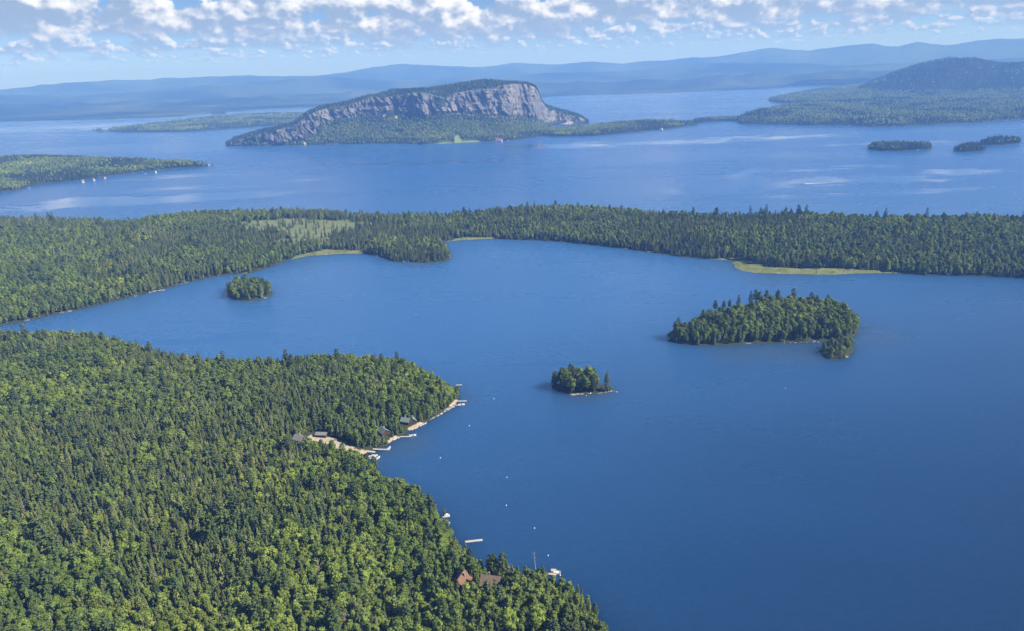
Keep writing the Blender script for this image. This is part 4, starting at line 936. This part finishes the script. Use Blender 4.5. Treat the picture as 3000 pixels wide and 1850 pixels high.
dock(1335, 1129, 1353, 1128, 1.8, 'short dock high on the tip of the near shore')
dock(1340, 1176, 1367, 1175, 2.0, 'long straight dock just below the tip of the near shore')
dock(1329, 1187, 1350, 1188, 1.6, 'dock with a white boat at its end below the tip')
dock(1170, 1280, 1206, 1279, 1.7, 'dock with a moored boat below the small peaked cabin', 2.5)
dock(1092, 1316, 1141, 1318, 1.9, 'dock reaching out from the sandy beach of the cove', 3.0)
dock(1078, 1323, 1099, 1325, 2.4, 'broad short dock beside the sandy beach')
dock(1026, 1343, 1106, 1343, 2.0, 'longest dock at the bottom of the cove with boats alongside')
dock(1362, 1588, 1414, 1582, 2.1, 'lone straight pale dock running out from the lower woods')
dock(1606, 1679, 1630, 1683, 2.6, 'small dock with a pontoon boat near the bottom right bank')
dock(462, 852, 483, 850, 3.0, 'white dock on the far left shore beyond the round islet')
dock(1000/1.635+14, 795/1.635, 1058/1.635, 795/1.635, 5.0, 'landing dock at the very tip of the left point')

def boat(px, py, yaw, L, label, kind='runabout', name='motor_boat', group=None):
    p = at(px, py, 0.4); e = empty(name, (p[0], p[1], sag(p[0], p[1])), yaw)
    w = L*0.36; hz = 0.28*L**0.6
    if kind == 'pontoon':
        for s in (-1, 1): m_ = MB(); m_.tube((-L/2, s*w*0.42, 0.15), (L/2, s*w*0.42, 0.15), 0.38, 0.30, 8); m_.obj('float_tube', MAT['roof_grey'], e)
        m_ = MB(); m_.box(-L/2, L/2-0.2, -w/2, w/2, 0.5, 0.62); m_.obj('deck', MAT['white_hull'], e)
        m_ = MB()
        for a in ((-L/2, L/2-0.3, -w/2, -w/2+.06), (-L/2, L/2-0.3, w/2-.06, w/2), (L/2-.36, L/2-.3, -w/2+.06, w/2-.06)): m_.box(a[0], a[1], a[2], a[3], 0.62, 1.3)
        m_.obj('railing', MAT['white_hull'], e)
        m_ = MB(); m_.box(-L*0.35, L*0.12, -w*0.48, w*0.48, 2.35, 2.45)
        for a in (-1, 1):
            for b in (-L*0.33, L*0.10): m_.tube((b, a*w*0.44, 0.62), (b, a*w*0.44, 2.35), 0.04, 0.04, 5)
        m_.obj('canopy', MAT['tan_canvas'], e)
        m_ = MB(); m_.box(0.1, 0.7, -0.8, -0.1, 0.62, 1.5); m_.obj('console', MAT['white_hull'], e)
    else:
        secs = [(-L/2, 1.0, 0.9), (-L*0.15, 1.0, 0.95), (L*0.15, 0.92, 1.0), (L*0.36, 0.58, 1.12), (L*0.5, 0.05, 1.25)]
        vs = []
        for x, ww, zz in secs: vs += [(x, -w/2*ww, hz*zz), (x, -w/2*ww*0.7, -0.15), (x, w/2*ww*0.7, -0.15), (x, w/2*ww, hz*zz)]
        fs = []
        for i in range(4):
            k = 4*i
            for j in range(3): fs.append((k+j, k+j+1, k+5+j, k+4+j))
        fs += [(0, 3, 2, 1), (16, 17, 18, 19)]
        mesh_obj('hull', vs, fs, MAT['white_hull'], e)
        m_ = MB(); dz = -0.18
        m_.add([(-L/2+.05, -w*0.44, hz*0.6), (L*0.05, -w*0.44, hz*0.6), (L*0.05, w*0.44, hz*0.6), (-L/2+.05, w*0.44, hz*0.6)], [(0, 1, 2, 3)]); m_.obj('cockpit_floor', MAT['tan_canvas'], e)
        m_ = MB(); m_.add([(L*0.05, -w*0.46, hz*0.96), (L*0.16, -w*0.45, hz), (L*0.36, -w*0.28, hz*1.1), (L*0.49, 0, hz*1.22), (L*0.36, w*0.28, hz*1.1), (L*0.16, w*0.45, hz), (L*0.05, w*0.46, hz*0.96)], [tuple(range(7))]); m_.obj('foredeck', MAT['white_hull'], e)
        m_ = MB(); m_.add([(L*0.12, -w*0.4, hz*1.02), (L*0.16, 0, hz*1.02), (L*0.12, w*0.4, hz*1.02), (L*0.04, w*0.38, hz*1.02+0.55), (L*0.08, 0, hz*1.02+0.6), (L*0.04, -w*0.38, hz*1.02+0.55)], [(0, 1, 4, 5), (1, 2, 3, 4)]); m_.obj('windshield', MAT['window_glass'], e)
        for s in (-1, 1): m_ = MB(); m_.box(-L*0.12, L*0.0, s*w*0.2-0.28, s*w*0.2+0.28, hz*0.62, hz*0.62+0.55); m_.obj('seat', MAT['white_hull'], e)
        m_ = MB(); m_.box(-L/2-0.45, -L/2-0.02, -0.25, 0.25, 0.1, hz+0.45); m_.obj('outboard_motor', MAT['dark_trim'], e)
    return tag(e, label, 'boat', group)
boat(1352, 1186, R(8), 6.0, 'white motor boat tied below the tip of the near shore')
boat(1209, 1276, R(10), 6.0, 'white motor boat moored at the dock below the peaked cabin')
boat(1091, 1338, R(4), 6.0, 'white motor boat lying along the longest cove dock')
boat(1098, 1334.5, R(0), 5.0, 'small white boat floating just above the longest cove dock')
boat(1107, 1342, R(60), 5.5, 'white boat at the outer end of the longest cove dock')
boat(1139, 1314, R(70), 5.5, 'white boat at the end of the beach dock')
boat(1308, 1533, R(6), 5.0, 'small white boat on the water below the swim float')
boat(1626, 1679, R(-8), 7.0, 'white pontoon boat with canopy by the bottom right bank', 'pontoon', 'pontoon_boat')
boat(1223, 765, R(0), 6.5, 'white boat drawn up on the pine point across the cove')
boat(138/1.635, 902/1.635, R(10), 8, 'white boat off the lower shore of the left point')
boat(696/1.635, 833/1.635, R(10), 8, 'white boat off the middle shore of the left point')
b1 = boat(1500+1388/1.635, 881/1.635, R(178), 9, 'white speeding motor boat in the outer lake before the islets')
for i, x in enumerate((1952, 1978, 2002)): boat(*c8(x, 410), R(20+40*i), 12, 'white boat %s of three in the bay right of the cliff' % ('leftmost', 'in the middle', 'rightmost')[i], 'runabout', 'motor_boat', 'boats in the bay below the cliff')
boat(*c8(1803, 443), R(0), 14, 'white boat at anchor right of the red roofed house')
# swim float with a box
p = at(1307, 1512, 0.4); e = empty('swim_float', (p[0], p[1], 0), R(10))
m_ = MB(); m_.box(-2.6, 2.6, -1.6, 1.6, 0.15, 0.55); m_.obj('deck', MAT['dock_wood'], e)
for s in (-1, 1): m_ = MB(); m_.tube((-2.4, s*1.2, 0.0), (2.4, s*1.2, 0.0), 0.32, 0.32, 8); m_.obj('float_tube', MAT['roof_grey'], e)
m_ = MB(); m_.box(-1.2, 1.4, -0.8, 0.9, 0.552, 1.7); m_.obj('storage_box', MAT['white_wall'], e)
tag(e, 'pale swim float with a white box off the lower woods', 'float')
# wake foam of the speeding boat, real low crests on the water
wp = at(1500+1400/1.635, 881/1.635); mb = MB(); wr = random.Random(4)
for s in (-1, 1):
    for i in range(26):
        x = 4 + i*3.2; y = s*(0.8 + x*0.055) + wr.uniform(-.4, .4); r = 1.4*(1-i/34)
        mb.add([(x-2*r, y, 0.02), (x, y-r*0.6, 0.02), (x+2*r, y, 0.02), (x, y+r*0.6, 0.02), (x, y, 0.32*r)], [(0,1,4),(1,2,4),(2,3,4),(3,0,4)])
wk = mb.obj('wake_foam', MAT['white_hull']); wk.location = (wp[0], wp[1], sag(wp[0], wp[1])); tag(wk, 'white wake foam trailing the speeding boat', 'wake', kind='stuff')
buoys = [(1447, 1170, 'mooring buoy off the tip of the near shore'), (1375, 1249, 'mooring buoy between the tip and the cove'), (1290, 1343, 'mooring buoy straight out from the longest dock'), (1485, 1400, 'upper mooring buoy in open water right of the lower woods'), (1483, 1482, 'second mooring buoy down in open water right of the lower woods'),
         (1566, 1549, 'mooring buoy right of the lone straight dock'), (1606, 1629, 'mooring buoy above the pontoon boat'), (1641, 1687, 'mooring buoy touching distance right of the pontoon boat'), (2301, 1139, 'lone mooring buoy far out below the large island')]
bm0 = None
for x, y, lab in buoys:
    p = at(x, y); e = empty('mooring_buoy', (p[0], p[1], 0)); e.scale = (0.72,)*3
    if bm0 is None:
        m1 = MB(); m1.lathe([(0.12, -0.35), (0.45, -0.22), (0.62, 0.0), (0.66, 0.16)], 12); m2 = MB(); m2.lathe([(0.665, 0.16), (0.665, 0.32)], 12); m3 = MB(); m3.lathe([(0.66, 0.32), (0.60, 0.52), (0.40, 0.78), (0.16, 0.9), (0.12, 1.05), (0.16, 1.12), (0.05, 1.16)], 12)
        bm0 = [m1.obj('float', MAT['white_hull'], e, True), m2.obj('band', MAT['blue_band'], e, True), m3.obj('cap', MAT['white_hull'], e, True)]
    else:
        for o in bm0: c = o.copy(); COL.objects.link(c); c.parent = e
    tag(e, 'white ' + lab, 'buoy', 'mooring buoys in the cove')
# boulders
RM = []
for i in range(4):
    rg = random.Random(900+i); v = [Vector(q)*(0.75+0.5*rg.random()) for q in ICO]
    RM.append(([(q.x, q.y*0.8, q.z*0.55) for q in v], ICF))
def boulder(p, s, label, group, i):
    o = mesh_obj('boulder', *RM[i % 4], MAT['rock']); o.location = (p[0], p[1], p[2] + sag(p[0], p[1])); o.scale = (s, s, s); o.rotation_euler = (0, 0, i*1.3); tag(o, label, 'boulder', group)
for i, (x, y, s) in enumerate([(1676, 1158, .8), (1681, 1158, 1.2), (1686, 1157, .7), (1697, 1156, 1.1), (1703, 1156, 1.4), (1708, 1155, .8), (1717, 1160, 1.0), (1724, 1154, 1.0), (1730, 1153, 1.6), (1738, 1153, .9), (1754, 1153, .8), (1761, 1152, 1.0), (1768, 1151, .8), (1775, 1150, 1.1), (1783, 1148, .9), (1790, 1147, 1.1), (1797, 1146, .9), (1620, 1142, 1.0)]):
    boulder(at(x, y, 0.1), s, 'pale boulder in the row along the front edge of the small rocky islet', 'boulders fringing the rocky islet', i)
boulder(at(1806, 1149, 0.1), 1.3, 'lone boulder in the water off the right end of the rocky islet', None, 3)
k = 0
for (x0, y0, x1, y1, n_, lab) in ((1140, 1294, 1172, 1281, 12, 'pale boulder on the shore below the small peaked cabin'), (1205, 1260, 1250, 1238, 14, 'pale boulder on the shore below the pair of green roofed cabins'), (1262, 1230, 1330, 1190, 14, 'pale boulder on the shore between the cabins and the tip'), (2290, 1006, 2440, 1001, 9, 'pale boulder along the front shore of the large island')):
    for i in range(n_):
        t = (i+0.5)/n_; boulder(at(x0+(x1-x0)*t + rnd.uniform(-2, 2), y0+(y1-y0)*t + rnd.uniform(0, 1.5), 0.15), rnd.uniform(0.6, 1.5), lab, lab.replace('pale boulder', 'pale boulders'), k); k += 1

# ------------------------------------------------------------------ haze
def haze():
    m = bpy.data.materials.new('haze'); m.use_nodes = True; n = NT(m.node_tree); n.n.clear()
    out = n.add('ShaderNodeOutputMaterial'); v = n.add('ShaderNodeVolumePrincipled')
    v.inputs['Color'].default_value = (0.18, 0.40, 1.0, 1.0); v.inputs['Absorption Color'].default_value = (0.60, 0.60, 0.60, 1.0); v.inputs['Density'].default_value = 1.22e-4; v.inputs['Anisotropy'].default_value = 0.0
    n.l.new(v.outputs[0], out.inputs['Volume'])
    mb = MB(); mb.box(-26000, 26000, -2500, 24000, -140, 540); o = mb.obj('haze', m)
    tag(o, 'pale blue summer haze over lake and hills', 'haze', kind='stuff')
haze()
